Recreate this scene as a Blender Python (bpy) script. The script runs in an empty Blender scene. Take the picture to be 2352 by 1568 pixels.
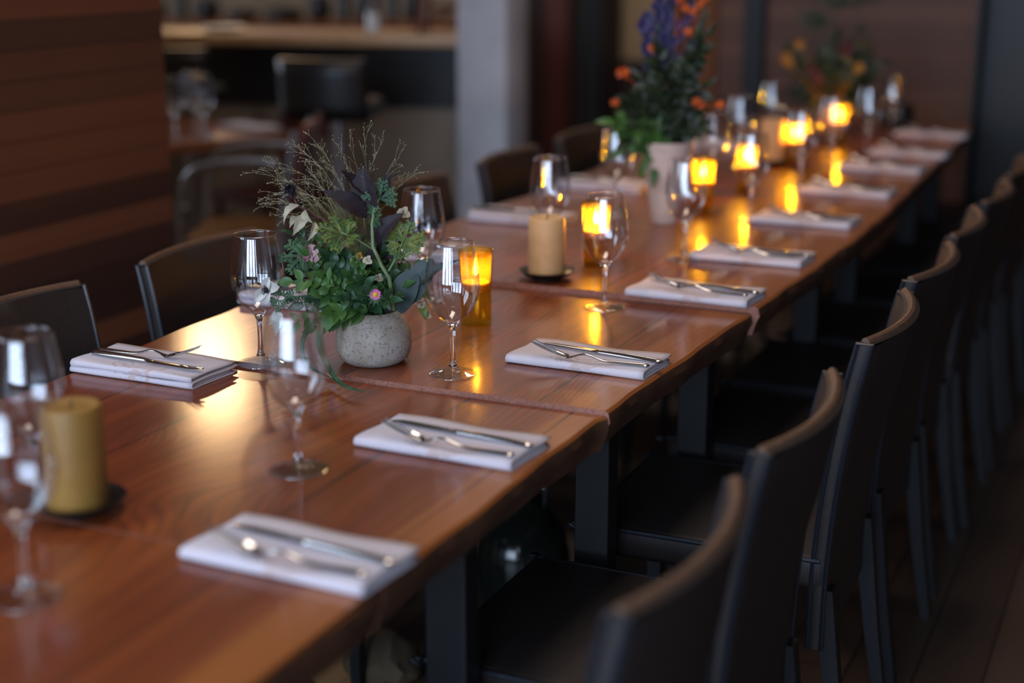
import bpy, bmesh, math, random
from mathutils import Vector, Matrix, Euler
rnd = random.Random(7)
S = bpy.context.scene
COL = S.collection
PI = math.pi

# ------------------------------------------------------------------ camera
cd = bpy.data.cameras.new('camera'); cam = bpy.data.objects.new('camera', cd); COL.objects.link(cam)
cd.sensor_width = 36.0; cd.lens = 3400/2352*36.0
cd.clip_start = 0.05; cd.clip_end = 100
cam.location = (0, 0, 1.43)
cam.rotation_euler = (math.radians(75), 0, math.radians(24.5))
cd.dof.use_dof = True; cd.dof.focus_distance = 2.44; cd.dof.aperture_fstop = 1.4
S.camera = cam

# ------------------------------------------------------------------ world, sun, daylight, exposure
w = bpy.data.worlds.new('world'); S.world = w; w.use_nodes = True
w.node_tree.nodes['Background'].inputs[0].default_value = (0.42, 0.60, 0.95, 1)
w.node_tree.nodes['Background'].inputs[1].default_value = 0.6
S.view_settings.view_transform = 'Standard'; S.view_settings.look = 'None'
S.view_settings.exposure = 0.0; S.view_settings.gamma = 1.0
S.cycles.max_bounces = 10; S.cycles.transparent_max_bounces = 24
S.cycles.sample_clamp_indirect = 12.0; S.cycles.caustics_refractive = True
S.cycles.use_light_tree = True

sd = bpy.data.lights.new('sun', 'SUN'); sd.energy = .30; sd.color = (1.0, 0.62, 0.30); sd.angle = math.radians(4.0)
so = bpy.data.objects.new('sun', sd); COL.objects.link(so)
SUN_DIR = Vector((0.604*math.cos(math.radians(17)), -0.797*math.cos(math.radians(17)), -math.sin(math.radians(17))))
so.rotation_euler = SUN_DIR.to_track_quat('-Z', 'Y').to_euler(); so.location = (-5, 6, 5)

def area(name, loc, target, sx, sy, energy, color):
    d = bpy.data.lights.new(name, 'AREA'); d.shape = 'RECTANGLE'; d.size = sx; d.size_y = sy; d.energy = energy; d.color = color
    o = bpy.data.objects.new(name, d); COL.objects.link(o); o.location = loc
    o.rotation_euler = (Vector(target)-Vector(loc)).to_track_quat('-Z', 'Z').to_euler()
    return o
# daylight entering the tall windows behind the camera, and the side window of the bar room
CEIL_FILL = [(-1.0, 2.1, 36), (-1.0, 4.6, 9), (-3.2, 8.3, 50)]
FW = [(-1.85, 1.0), (-0.6, 1.0), (0.65, 1.0), (1.85, .4)]  # the narrow last window is added to brighten the floor at the right
LW = [-1.35, 0.45]
for k, (x, wd) in enumerate(FW):
    area('daylight', (x, -3.28, 1.75), (x, 0, 1.75), wd, 2.2, 100*wd, (0.60, 0.75, 1.0))
for y in LW: area('daylight', (-2.72, y, 1.95), (0, y, 1.95), 1.25, 1.75, 26 if y < 0 else 48, (0.66, 0.80, 1.0))
area('daylight', (-7.72, 5.6, 1.9), (0, 5.6, 1.9), 2.6, 1.8, 80, (0.78, 0.86, 1.0))

# added warm fill lights above ceiling openings, over the dining room and alcove
for x, y, e in CEIL_FILL: area('ceiling_fill', (x, y, 4.02), (x, y, 0), .9, 1.6, e, (1.0, .78, .62))

# ------------------------------------------------------------------ materials
def s2l(c):
    return tuple(((v/255)/12.92 if v/255 <= 0.04045 else (((v/255)+0.055)/1.055)**2.4) for v in c)+(1,)
class NT:
    def __init__(s, name):
        s.m = bpy.data.materials.new(name); s.m.use_nodes = True; s.t = s.m.node_tree; s.t.nodes.clear()
        s.out = s.n('ShaderNodeOutputMaterial')
    def n(s, typ, **kw):
        x = s.t.nodes.new(typ)
        for k, v in kw.items(): setattr(x, k, v)
        return x
    def l(s, a, b): s.t.links.new(a, b)
    def math(s, op, a, b=None, c=None, clamp=False):
        x = s.n('ShaderNodeMath', operation=op); x.use_clamp = clamp
        for i, v in enumerate((a, b, c)):
            if v is None: continue
            if isinstance(v, (int, float)): x.inputs[i].default_value = v
            else: s.l(v, x.inputs[i])
        return x.outputs[0]
    def mix(s, f, a, b, blend='MIX'):
        x = s.n('ShaderNodeMix', data_type='RGBA', blend_type=blend)
        for i, v in ((0, f), (6, a), (7, b)):
            if isinstance(v, (int, float)): x.inputs[i].default_value = v
            elif isinstance(v, tuple): x.inputs[i].default_value = v
            else: s.l(v, x.inputs[i])
        return x.outputs[2]
    def ramp(s, f, stops, interp='LINEAR'):
        x = s.n('ShaderNodeValToRGB'); x.color_ramp.interpolation = interp
        e = x.color_ramp.elements
        while len(e) > 1: e.remove(e[0])
        e[0].position = stops[0][0]; e[0].color = stops[0][1]
        for p, c in stops[1:]:
            q = e.new(p); q.color = c
        s.l(f, x.inputs[0]); return x.outputs[0]
    def noise(s, vec, scale=5, detail=3, rough=.5, dim='3D'):
        x = s.n('ShaderNodeTexNoise', noise_dimensions=dim)
        x.inputs['Scale'].default_value = scale; x.inputs['Detail'].default_value = detail; x.inputs['Roughness'].default_value = rough
        if vec is not None: s.l(vec, x.inputs['Vector'])
        return x.outputs[0]
    def mapv(s, vec, scale=(1, 1, 1), loc=(0, 0, 0)):
        x = s.n('ShaderNodeMapping'); x.inputs['Scale'].default_value = scale; x.inputs['Location'].default_value = loc
        s.l(vec, x.inputs['Vector']); return x.outputs[0]
    def bump(s, h, strength=.2, dist=.002):
        x = s.n('ShaderNodeBump'); x.inputs['Strength'].default_value = strength; x.inputs['Distance'].default_value = dist
        s.l(h, x.inputs['Height']); return x.outputs[0]
    def pbr(s, color, rough=.5, metal=0., normal=None, **kw):
        x = s.n('ShaderNodeBsdfPrincipled')
        for k, v in (('Base Color', color), ('Roughness', rough), ('Metallic', metal)):
            if isinstance(v, (int, float, tuple)): x.inputs[k].default_value = v
            else: s.l(v, x.inputs[k])
        if normal is not None: s.l(normal, x.inputs['Normal'])
        for k, v in kw.items():
            x.inputs[k.replace('_', ' ')].default_value = v
        s.l(x.outputs[0], s.out.inputs[0]); return x

def plain(name, c, rough=.5, metal=0., var=.15, nscale=30, bump=.1, **kw):
    t = NT(name); tc = t.n('ShaderNodeTexCoord').outputs['Object']
    nz = t.noise(tc, nscale, 4, .6)
    col = s2l(c); dark = tuple(v*(1-var) for v in col[:3])+(1,); lt = tuple(min(1, v*(1+var)) for v in col[:3])+(1,)
    cc = t.ramp(nz, [(0.3, dark), (0.7, lt)])
    t.pbr(cc, rough, metal, t.bump(nz, bump, .001) if bump else None, **kw)
    return t.m

def table_wood():
    t = NT('reddish fir tabletop')
    g = t.n('ShaderNodeNewGeometry'); pos = g.outputs['Position']
    rn = t.n('ShaderNodeObjectInfo').outputs['Random']
    sp = t.n('ShaderNodeSeparateXYZ'); t.l(pos, sp.inputs[0]); X, Y, Z = sp.outputs
    # slow wander of the grain along the plank
    n1 = t.noise(t.mapv(pos, (3.2, 0.9, 3.2)), 1.0, 2, .5, '4D'); t.l(t.math('MULTIPLY', rn, 37.0), n1.node.inputs['W'])
    v = t.math('ADD', X, t.math('MULTIPLY', n1, .30))
    # knots bend the rings round themselves
    knotmask = None
    for (kx, ky, amp, s) in ((-1.315, 1.706, .055, .055), (-1.335, 1.86, .035, .035), (-1.16, 1.45, .085, .10), (-1.42, 1.60, .05, .13),
                             (-1.12, 2.28, .04, .03), (-0.98, 3.1, .05, .04), (-1.3, 3.55, .05, .05), (-1.2, 4.2, .04, .04)):
        dx = t.math('SUBTRACT', X, kx); dy = t.math('MULTIPLY', t.math('SUBTRACT', Y, ky), .55)
        r2 = t.math('ADD', t.math('MULTIPLY', dx, dx), t.math('MULTIPLY', dy, dy))
        k = t.math('POWER', 2.718, t.math('MULTIPLY', r2, -1/(s*s)))
        v = t.math('ADD', v, t.math('MULTIPLY', k, amp))
        if s < .06:
            kk = t.math('POWER', 2.718, t.math('MULTIPLY', r2, -9/(s*s)))
            knotmask = kk if knotmask is None else t.math('MAXIMUM', knotmask, kk)
    # boards
    bw = .172
    bi = t.math('ADD', t.math('DIVIDE', X, bw), t.math('MULTIPLY', rn, .9))
    idx = t.math('FLOOR', bi); fr = t.math('FRACT', bi)
    wn = t.n('ShaderNodeTexWhiteNoise', noise_dimensions='2D')
    cb = t.n('ShaderNodeCombineXYZ'); t.l(idx, cb.inputs[0]); t.l(t.math('MULTIPLY', rn, 11.), cb.inputs[1]); t.l(cb.outputs[0], wn.inputs['Vector'])
    brd = wn.outputs['Value']
    v = t.math('ADD', v, t.math('MULTIPLY', brd, .05))
    # fine growth rings
    ring = t.math('FRACT', t.math('MULTIPLY', v, 105.0))
    ring = t.math('POWER', ring, 2.2)
    broad = t.noise(t.mapv(pos, (14, .8, 14)), 1.0, 3, .6)
    fibre = t.noise(t.mapv(pos, (260, 9, 260)), 1.0, 2, .6)
    base = t.ramp(broad, [(0.28, s2l((104, 44, 19))), (0.5, s2l((146, 66, 27))), (0.72, s2l((172, 90, 38)))])
    base = t.mix(t.math('MULTIPLY', brd, .55), base, s2l((116, 46, 21)))
    band = t.math('SINE', t.math('MULTIPLY', v, 2*PI*26.0)); band = t.math('MULTIPLY', t.math('ADD', band, 1.0), .5)
    base = t.mix(t.math('MULTIPLY', t.math('POWER', band, 2.0), .30), base, s2l((72, 28, 14)))
    ring2 = t.math('POWER', t.math('FRACT', t.math('MULTIPLY', v, 250.0)), 1.6)
    base = t.mix(t.math('MULTIPLY', ring2, .38), base, s2l((70, 28, 16)))
    base = t.mix(t.math('MULTIPLY', ring, .72), base, s2l((58, 20, 8)))
    base = t.mix(t.math('MULTIPLY', fibre, .16), base, s2l((190, 120, 70)))
    # pale sapwood along the outer edge
    ex = t.math('ADD', X, t.math('MULTIPLY', t.noise(t.mapv(pos, (1, 2.2, 1)), 1.0, 1, .5), .05))
    sap = t.n('ShaderNodeMapRange'); sap.inputs[1].default_value = -.795; sap.inputs[2].default_value = -.782; t.l(ex, sap.inputs[0])
    base = t.mix(t.math('MULTIPLY', sap.outputs[0], .6), base, s2l((176, 108, 50)))
    # knots and joints
    base = t.mix(t.math('MULTIPLY', knotmask, .75), base, s2l((60, 30, 14)))
    crack = t.math('LESS_THAN', t.math('ABSOLUTE', t.math('SUBTRACT', fr, .5)), t.math('MULTIPLY', t.noise(t.mapv(pos, (1, 5, 1)), 1.0, 2, .5), .022))
    crack = t.math('MULTIPLY', crack, t.math('GREATER_THAN', brd, .35))
    base = t.mix(t.math('MULTIPLY', crack, .8), base, s2l((32, 18, 14)))
    # end grain / sides darker stain lines
    h = t.math('ADD', t.math('ADD', t.math('MULTIPLY', ring, -.35), t.math('MULTIPLY', ring2, -.30)), t.math('MULTIPLY', fibre, .25))
    h = t.math('ADD', h, t.math('MULTIPLY', crack, -3.0))
    h = t.math('ADD', h, t.math('MULTIPLY', t.noise(t.mapv(pos, (22, 9, 22)), 1.0, 2, .5), 1.6))
    p = t.pbr(base, .42, 0., t.bump(h, .7, .0011))
    p.inputs['Specular IOR Level'].default_value = .22
    p.inputs['Coat Weight'].default_value = .6; p.inputs['Coat Roughness'].default_value = .15
    return t.m

def plank_mat(name, cols, axis_len, bh, length, rough=.45, up='Z', bumpd=.003, spec=.4):
    """horizontal boards: rows of height bh along Z (or Y rows for floors) with random tone per board"""
    t = NT(name); g = t.n('ShaderNodeNewGeometry').outputs['Position']
    sp = t.n('ShaderNodeSeparateXYZ'); t.l(g, sp.inputs[0])
    R = sp.outputs['XYZ'.index(up)]; L = sp.outputs['XYZ'.index(axis_len)]
    row = t.math('DIVIDE', R, bh); ri = t.math('FLOOR', row); rf = t.math('FRACT', row)
    w1 = t.n('ShaderNodeTexWhiteNoise', noise_dimensions='1D'); t.l(ri, w1.inputs['W'])
    ll = t.math('ADD', t.math('DIVIDE', L, length), t.math('MULTIPLY', w1.outputs['Value'], 7.0))
    li = t.math('FLOOR', ll); lf = t.math('FRACT', ll)
    cb = t.n('ShaderNodeCombineXYZ'); t.l(ri, cb.inputs[0]); t.l(li, cb.inputs[1])
    w2 = t.n('ShaderNodeTexWhiteNoise', noise_dimensions='2D'); t.l(cb.outputs[0], w2.inputs['Vector'])
    sc = [6, 6, 6]; sc['XYZ'.index(axis_len)] = .8; sc['XYZ'.index(up)] = 70
    gr = t.noise(t.mapv(g, tuple(sc)), 1.0, 3, .6)
    n = len(cols)
    c = t.ramp(w2.outputs['Value'], [(i/n, s2l(cc)) for i, cc in enumerate(cols)], 'CONSTANT')
    c = t.mix(t.math('MULTIPLY', gr, .45), c, tuple(v*.35 for v in s2l(cols[0])[:3])+(1,))
    gap = t.math('MAXIMUM', t.math('LESS_THAN', rf, .035), t.math('LESS_THAN', lf, .0025))
    c = t.mix(t.math('MULTIPLY', gap, .85), c, s2l((18, 14, 13)))
    h = t.math('ADD', t.math('MULTIPLY', gap, -1.0), t.math('MULTIPLY', gr, .1))
    p = t.pbr(c, rough, 0., t.bump(h, .6, bumpd)); p.inputs['Specular IOR Level'].default_value = spec
    return t.m

def thin_glass(name, tint, f0=.055, rough=0.0):
    t = NT(name)
    tr = t.n('ShaderNodeBsdfTransparent'); tr.inputs[0].default_value = tint
    gl = t.n('ShaderNodeBsdfGlossy'); gl.inputs['Roughness'].default_value = rough
    lw = t.n('ShaderNodeLayerWeight'); lw.inputs['Blend'].default_value = .5
    fac = t.math('ADD', t.math('MULTIPLY', t.math('POWER', lw.outputs['Facing'], 4.5), .75), f0, clamp=True)
    mx = t.n('ShaderNodeMixShader'); t.l(fac, mx.inputs[0]); t.l(tr.outputs[0], mx.inputs[1]); t.l(gl.outputs[0], mx.inputs[2])
    t.l(mx.outputs[0], t.out.inputs[0]); return t.m
def solid_glass(name, tint=(1, 1, 1, 1), rough=0., ior=1.5):
    t = NT(name); g = t.n('ShaderNodeBsdfGlass'); g.inputs['Color'].default_value = tint
    g.inputs['Roughness'].default_value = rough; g.inputs['IOR'].default_value = ior
    t.l(g.outputs[0], t.out.inputs[0]); return t.m
def emit(name, c, s):
    t = NT(name); e = t.n('ShaderNodeEmission'); e.inputs[0].default_value = c; e.inputs[1].default_value = s
    t.l(e.outputs[0], t.out.inputs[0]); return t.m

def leaf_mat(name, c, c2=None, trans=.25, rough=.45, scale=25):
    t = NT(name); tc = t.n('ShaderNodeTexCoord').outputs['Object']
    nz = t.noise(tc, scale, 3, .5)
    a = s2l(c); b = s2l(c2 or tuple(min(255, int(v*1.35)) for v in c))
    col = t.ramp(nz, [(.35, a), (.68, b)])
    p = t.n('ShaderNodeBsdfPrincipled'); t.l(col, p.inputs['Base Color']); p.inputs['Roughness'].default_value = rough
    t.l(t.bump(t.noise(tc, 120, 2), .15, .001), p.inputs['Normal'])
    tl = t.n('ShaderNodeBsdfTranslucent'); t.l(col, tl.inputs[0])
    mx = t.n('ShaderNodeMixShader'); mx.inputs[0].default_value = trans
    t.l(p.outputs[0], mx.inputs[1]); t.l(tl.outputs[0], mx.inputs[2]); t.l(mx.outputs[0], t.out.inputs[0]); return t.m

def napkin_mat():
    t = NT('white damask napkin'); tc = t.n('ShaderNodeTexCoord').outputs['Object']
    sp = t.n('ShaderNodeSeparateXYZ'); t.l(tc, sp.inputs[0])
    # woven scroll crest near the front middle
    dx = t.math('DIVIDE', t.math('ADD', sp.outputs[0], -.005), .062); dy = t.math('DIVIDE', t.math('ADD', sp.outputs[1], .040), .024)
    r2 = t.math('ADD', t.math('MULTIPLY', dx, dx), t.math('MULTIPLY', dy, dy))
    m = t.math('SUBTRACT', 1.0, r2, clamp=True)
    w_ = t.n('ShaderNodeTexWave', wave_type='RINGS', rings_direction='SPHERICAL'); w_.inputs['Scale'].default_value = 26; w_.inputs['Distortion'].default_value = 7
    w_.inputs['Detail'].default_value = 2; w_.inputs['Detail Scale'].default_value = 2.2; t.l(tc, w_.inputs['Vector'])
    mk = t.math('MULTIPLY', t.math('GREATER_THAN', w_.outputs['Fac'], .5), t.math('GREATER_THAN', m, .12))
    c = t.mix(t.math('MULTIPLY', mk, .5), s2l((206, 197, 204)), s2l((182, 146, 126)))
    wv = t.noise(t.mapv(tc, (900, 900, 900)), 1.0, 1)
    fold = t.noise(tc, 16, 2)
    h = t.math('ADD', t.math('MULTIPLY', wv, .10), t.math('MULTIPLY', fold, 1.2))
    p = t.pbr(c, .8, 0., t.bump(h, .35, .003)); p.inputs['Sheen Weight'].default_value = .2
    return t.m

def speckle_mat():
    t = NT('speckled stoneware'); tc = t.n('ShaderNodeTexCoord').outputs['Object']
    big = t.noise(tc, 14, 4, .6); sm = t.noise(tc, 210, 3, .7); md = t.noise(tc, 190, 2, .6)
    c = t.ramp(big, [(.3, s2l((140, 124, 106))), (.52, s2l((166, 156, 142))), (.72, s2l((184, 180, 170)))])
    c = t.mix(t.math('MULTIPLY', t.math('GREATER_THAN', sm, .58), .45), c, s2l((70, 56, 48)))
    c = t.mix(t.math('MULTIPLY', t.math('GREATER_THAN', md, .69), .55), c, s2l((40, 32, 28)))
    t.pbr(c, .62, 0., t.bump(t.noise(tc, 140, 3), .35, .0015)); return t.m

M = {}
M['wood'] = table_wood()
M['edge'] = plain('dark live edge', (98, 64, 44), .6, 0, .35, 9, .5)
M['endgrain'] = plain('end grain', (150, 98, 80), .7, 0, .35, 260, .3)
M['leather'] = plain('dark brown leather', (38, 30, 28), .58, 0, .25, 120, .3)
M['toplit'] = plain('worn brown leather', (98, 72, 54), .55, 0, .25, 60, .2)  # lighter tan carries the overhead light on the chair tops in its colour
M['piping'] = plain('black leather edge', (28, 32, 40), .38, 0, .15, 90, .15)
M['steel'] = plain('blackened steel', (15, 16, 19), .5, .0, .2, 20, .1)
M['black'] = plain('matt black ceramic', (26, 26, 28), .4, 0, .2, 60, .1)
M['napkin'] = napkin_mat()
M['silver'] = plain('polished stainless steel', (205, 205, 205), .16, 1., .02, 10, 0)
M['bowlglass'] = thin_glass('wine glass wall', (.975, .98, .985, 1), .088)
M['footglass'] = solid_glass('wine glass crystal'); M['footthin'] = thin_glass('wine glass foot', (.96, .97, .98, 1), .10)
M['amber'] = thin_glass('amber tumbler glass', (1.0, .84, .36, 1), .07)
M['amberwax'] = None
M['stone'] = speckle_mat()
M['ochre'] = plain('ochre beeswax', (152, 112, 50), .55, 0, .12, 18, .15, Subsurface_Weight=.15, Subsurface_Radius=(.01, .005, .002), Subsurface_Scale=.3)
M['tan'] = plain('tan beeswax', (226, 178, 122), .55, 0, .12, 18, .15, Subsurface_Weight=.15, Subsurface_Radius=(.01, .005, .002), Subsurface_Scale=.3)
M['wick'] = plain('burnt wick', (20, 16, 14), .9)
M['whitevase'] = plain('white ceramic', (205, 188, 178), .45, 0, .06, 12, .05)
M['greyvase'] = plain('grey brown ceramic', (120, 98, 84), .6, 0, .2, 40, .1)
M['flame'] = emit('flame', (1.0, .66, .28, 1), 850); M['flamelow'] = emit('small flame', (1.0, .66, .28, 1), 190)
M['planks'] = plank_mat('cedar wall boards', [(74, 46, 38), (112, 67, 48), (78, 50, 41), (122, 74, 52), (68, 44, 37), (94, 58, 43), (114, 69, 49)], 'Y', .070, 9.0, .5)
M['planks2'] = plank_mat('end wall boards', [(110, 72, 52), (120, 80, 58), (98, 64, 48), (126, 84, 60), (106, 70, 52)], 'X', .085, 2.6, .55)
M['floor'] = plank_mat('dark floor boards', [(84, 66, 54), (92, 72, 58), (76, 60, 50), (98, 78, 62)], 'Y', .13, 2.4, .45, up='X')
M['concrete'] = plain('concrete', (188, 186, 190), .85, 0, .14, 4, .3)
M['plaster'] = plain('warm grey plaster', (168, 148, 124), .9, 0, .12, 2.5, .1)
M['plasterlt'] = plain('beige plaster', (176, 152, 118), .9, 0, .08, 2.5, .1)
M['darkwall'] = plain('dark brown wall', (58, 46, 43), .8, 0, .15, 6, .1)
M['ceil'] = plain('painted ceiling', (120, 112, 106), .8, 0, .15, 3, .1)
M['oak'] = plain('light oak worktop', (206, 166, 122), .4, 0, .1, 14, .05)
M['barfront'] = plain('brown grey bar panel', (142, 128, 112), .6, 0, .12, 3, .05)
M['tabwood'] = plain('walnut table', (140, 88, 56), .32, 0, .15, 12, .05)
M['redwood'] = plain('reddish stained wood', (96, 48, 38), .45, 0, .15, 14, .05)
M['tube'] = plain('grey metal tube', (160, 162, 170), .35, .6, .05, 10, 0)
M['chrome'] = plain('brushed metal', (190, 185, 188), .35, .9, .05, 10, 0)
M['tanleather'] = plain('tan leather', (150, 108, 66), .5, 0, .2, 30, .1)
M['rock'] = plain('fieldstone', (84, 70, 52), .9, 0, .35, 14, 1.0)
M['smokeglass'] = plain('dark olive glass', (30, 34, 30), .12, 0, .1, 8, 0)
M['clear'] = solid_glass('clear bottle glass', (.85, .95, .96, 1))
M['white'] = plain('white plastic', (238, 242, 242), .4, 0, .03, 8, 0)
M['frame'] = plain('window frame', (34, 32, 32), .5, 0, .1, 10, 0)

# ------------------------------------------------------------------ mesh helpers
class G:
    def __init__(s): s.v = []; s.f = []; s.mi = []
    def add(s, v, f, mat=None, mi=0):
        o = len(s.v)
        s.v += [tuple(mat @ Vector(p)) if mat is not None else tuple(p) for p in v]
        s.f += [tuple(i+o for i in q) for q in f]; s.mi += [mi]*len(f); return s
    def box(s, x0, y0, z0, x1, y1, z1, mat=None, mi=0):
        v = [(x0, y0, z0), (x1, y0, z0), (x1, y1, z0), (x0, y1, z0), (x0, y0, z1), (x1, y0, z1), (x1, y1, z1), (x0, y1, z1)]
        return s.add(v, [(0, 3, 2, 1), (4, 5, 6, 7), (0, 1, 5, 4), (1, 2, 6, 5), (2, 3, 7, 6), (3, 0, 4, 7)], mat, mi)
    def rbox(s, x0, y0, z0, x1, y1, z1, r=.01, seg=3, mat=None):
        bm = bmesh.new(); bmesh.ops.create_cube(bm, size=1)
        for v in bm.verts:
            v.co = Vector(((x0+x1)/2+v.co.x*(x1-x0), (y0+y1)/2+v.co.y*(y1-y0), (z0+z1)/2+v.co.z*(z1-z0)))
        bmesh.ops.bevel(bm, geom=list(bm.edges), offset=r, segments=seg, profile=.5, affect='EDGES')
        bm.verts.index_update(); vs = [tuple(v.co) for v in bm.verts]; fs = [tuple(v.index for v in f.verts) for f in bm.faces]; bm.free()
        return s.add(vs, fs, mat)
    def lathe(s, prof, seg=32, mat=None, close=True, wob=None):
        v = []; f = []
        n = len(prof)
        for i in range(seg):
            a = 2*PI*i/seg
            for (r, z) in prof:
                rr = max(r, 1e-5)*(1 if wob is None else wob(a, z))
                v.append((rr*math.cos(a), rr*math.sin(a), z))
        for i in range(seg):
            j = (i+1) % seg
            for k in range(n-1): f.append((i*n+k, j*n+k, j*n+k+1, i*n+k+1))
        return s.add(v, f, mat)
    def tube(s, pts, rad, seg=8, mat=None, cap=True):
        pts = [Vector(p) for p in pts]; n = len(pts)
        if isinstance(rad, (int, float)): rad = [rad]*n
        t0 = (pts[1]-pts[0]).normalized(); up = Vector((0, 0, 1)) if abs(t0.z) < .9 else Vector((1, 0, 0))
        nrm = t0.cross(up).normalized(); v = []; f = []
        for i, p in enumerate(pts):
            t = (pts[min(i+1, n-1)]-pts[max(i-1, 0)]).normalized()
            nrm = (nrm-t*nrm.dot(t)).normalized(); b = t.cross(nrm)
            for k in range(seg):
                a = 2*PI*k/seg; v.append(tuple(p+(nrm*math.cos(a)+b*math.sin(a))*rad[i]))
        for i in range(n-1):
            for k in range(seg):
                k2 = (k+1) % seg; f.append((i*seg+k, i*seg+k2, (i+1)*seg+k2, (i+1)*seg+k))
        if cap: f.append(tuple(range(seg))[::-1]); f.append(tuple((n-1)*seg+k for k in range(seg)))
        return s.add(v, f, mat)
    def ball(s, c, r, seg=8, rings=6, sc=(1, 1, 1)):
        v = []; f = []
        prof = [(math.sin(PI*k/rings), -math.cos(PI*k/rings)) for k in range(rings+1)]
        m = Matrix.Translation(c) @ Matrix.Diagonal((r*sc[0], r*sc[1], r*sc[2], 1))
        return s.lathe(prof, seg, m)
    def grid(s, fn, nu, nv, mat=None, closeu=False):
        v = [tuple(fn(i/nu, j/nv)) for i in range(nu+1) for j in range(nv+1)]; w_ = nv+1
        f = [(i*w_+j, (i+1)*w_+j, (i+1)*w_+j+1, i*w_+j+1) for i in range(nu) for j in range(nv)]
        return s.add(v, f, mat)
    def obj(s, name, mat, parent=None, smooth=True, loc=None, rot=None, mats=None, solid=0, sub=0, auto=40):
        me = bpy.data.meshes.new(name); me.from_pydata(s.v, [], s.f)
        for m_ in (mats or [mat]): me.materials.append(m_)
        if mats:
            me.polygons.foreach_set('material_index', s.mi)
        me.validate(); me.update()
        bm = bmesh.new(); bm.from_mesh(me); bmesh.ops.remove_doubles(bm, verts=bm.verts, dist=2e-6)
        bmesh.ops.recalc_face_normals(bm, faces=bm.faces); bm.to_mesh(me); bm.free()
        if smooth:
            me.shade_smooth()
            if auto:
                try: me.set_sharp_from_angle(angle=math.radians(auto))
                except Exception: pass
        o = bpy.data.objects.new(name, me); COL.objects.link(o)
        if parent is not None: o.parent = parent
        if loc is not None: o.location = loc
        if rot is not None: o.rotation_euler = rot
        if solid:
            q = o.modifiers.new('thickness', 'SOLIDIFY'); q.thickness = solid; q.offset = 0
        if sub:
            q = o.modifiers.new('subdivision', 'SUBSURF'); q.levels = sub; q.render_levels = sub
        return o

def empty(name, loc, rz=0, label=None, cat=None, group=None):
    o = bpy.data.objects.new(name, None); COL.objects.link(o); o.location = loc; o.rotation_euler = (0, 0, rz)
    o.empty_display_size = .05
    tag(o, label, cat, group); return o
def tag(o, label=None, cat=None, group=None, kind=None):
    if label: o['label'] = label
    if cat: o['category'] = cat
    if group: o['group'] = group
    if kind: o['kind'] = kind
    return o
def dup(root, loc, rz=None, label=None, group=None):
    r = root.copy(); COL.objects.link(r); r.location = loc
    if rz is not None: r.rotation_euler = (0, 0, rz)
    if label: r['label'] = label
    if group: r['group'] = group
    for ch in list(root.children):
        c = ch.copy(); COL.objects.link(c); c.parent = r
        for g in list(ch.children):
            d = g.copy(); COL.objects.link(d); d.parent = c
    return r
def struct(name, g, m, **kw):
    o = g.obj(name, m, smooth=False, **kw); o['kind'] = 'structure'; return o
def Rz(a): return Matrix.Rotation(a, 4, 'Z')
def Tr(x, y, z): return Matrix.Translation((x, y, z))
def bez(p0, p1, p2, n=10):
    p0, p1, p2 = Vector(p0), Vector(p1), Vector(p2)
    return [p0*(1-t)**2+p1*2*t*(1-t)+p2*t*t for t in [i/n for i in range(n+1)]]
def chain(ps, n=6):
    out = []
    for i in range(len(ps)-1):
        p0 = ps[max(0, i-1)]; p1 = ps[i]; p2 = ps[i+1]; p3 = ps[min(len(ps)-1, i+2)]
        for k in range(n):
            s = k/n; out.append(.5*((2*p1)+(p2-p0)*s+(2*p0-5*p1+4*p2-p3)*s*s+(3*p1-p0-3*p2+p3)*s**3))
    return out+[ps[-1]]
def ztop(y): return .75 if y < 1.975 else (.758 if y < 2.66 else .77)

# ------------------------------------------------------------------ the setting
struct('floor', G().box(-7.8, -3.5, -.1, 2.7, 10.2, 0), M['floor'])
g = G(); yy = -3.5
for x, y, e in sorted(CEIL_FILL, key=lambda q: q[1]):  # openings cut for the added ceiling fill lights
    g.box(-7.8, yy, 3.9, 2.7, y-.8, 4.0).box(-7.8, y-.8, 3.9, x-.45, y+.8, 4.0).box(x+.45, y-.8, 3.9, 2.7, y+.8, 4.0); yy = y+.8
g.box(-7.8, yy, 3.9, 2.7, 10.2, 4.0); struct('ceiling', g, M['ceil'])
g = G(); prev = -3.2
for y in LW: g.box(-2.66, prev, 0, -2.505, y-.65, 3.9).box(-2.66, y-.65, 0, -2.505, y+.65, 1.1).box(-2.66, y-.65, 2.8, -2.505, y+.65, 3.9); prev = y+.65
g.box(-2.66, prev, 0, -2.505, 3.26, 3.9); struct('wall_partition', g, M['planks'])
for k, y in enumerate(LW):
    g = G(); a, b_, c, d = y-.65, y+.65, 1.1, 2.8
    g.box(-2.66, a, c, -2.58, a+.04, d).box(-2.66, b_-.04, c, -2.58, b_, d).box(-2.66, a+.04, c, -2.58, b_-.04, c+.04).box(-2.66, a+.04, d-.04, -2.58, b_-.04, d).box(-2.65, y-.015, c+.04, -2.60, y+.015, d-.04)
    struct('window_%d' % (k+5), g, M['frame'])
struct('wall_porch', G().box(-7.6, 2.9, 0, -2.67, 3.02, 3.9), M['plaster'])
struct('wall_right', G().box(2.4, -3.4, 0, 2.55, 10, 3.9), M['darkwall'])
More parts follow.
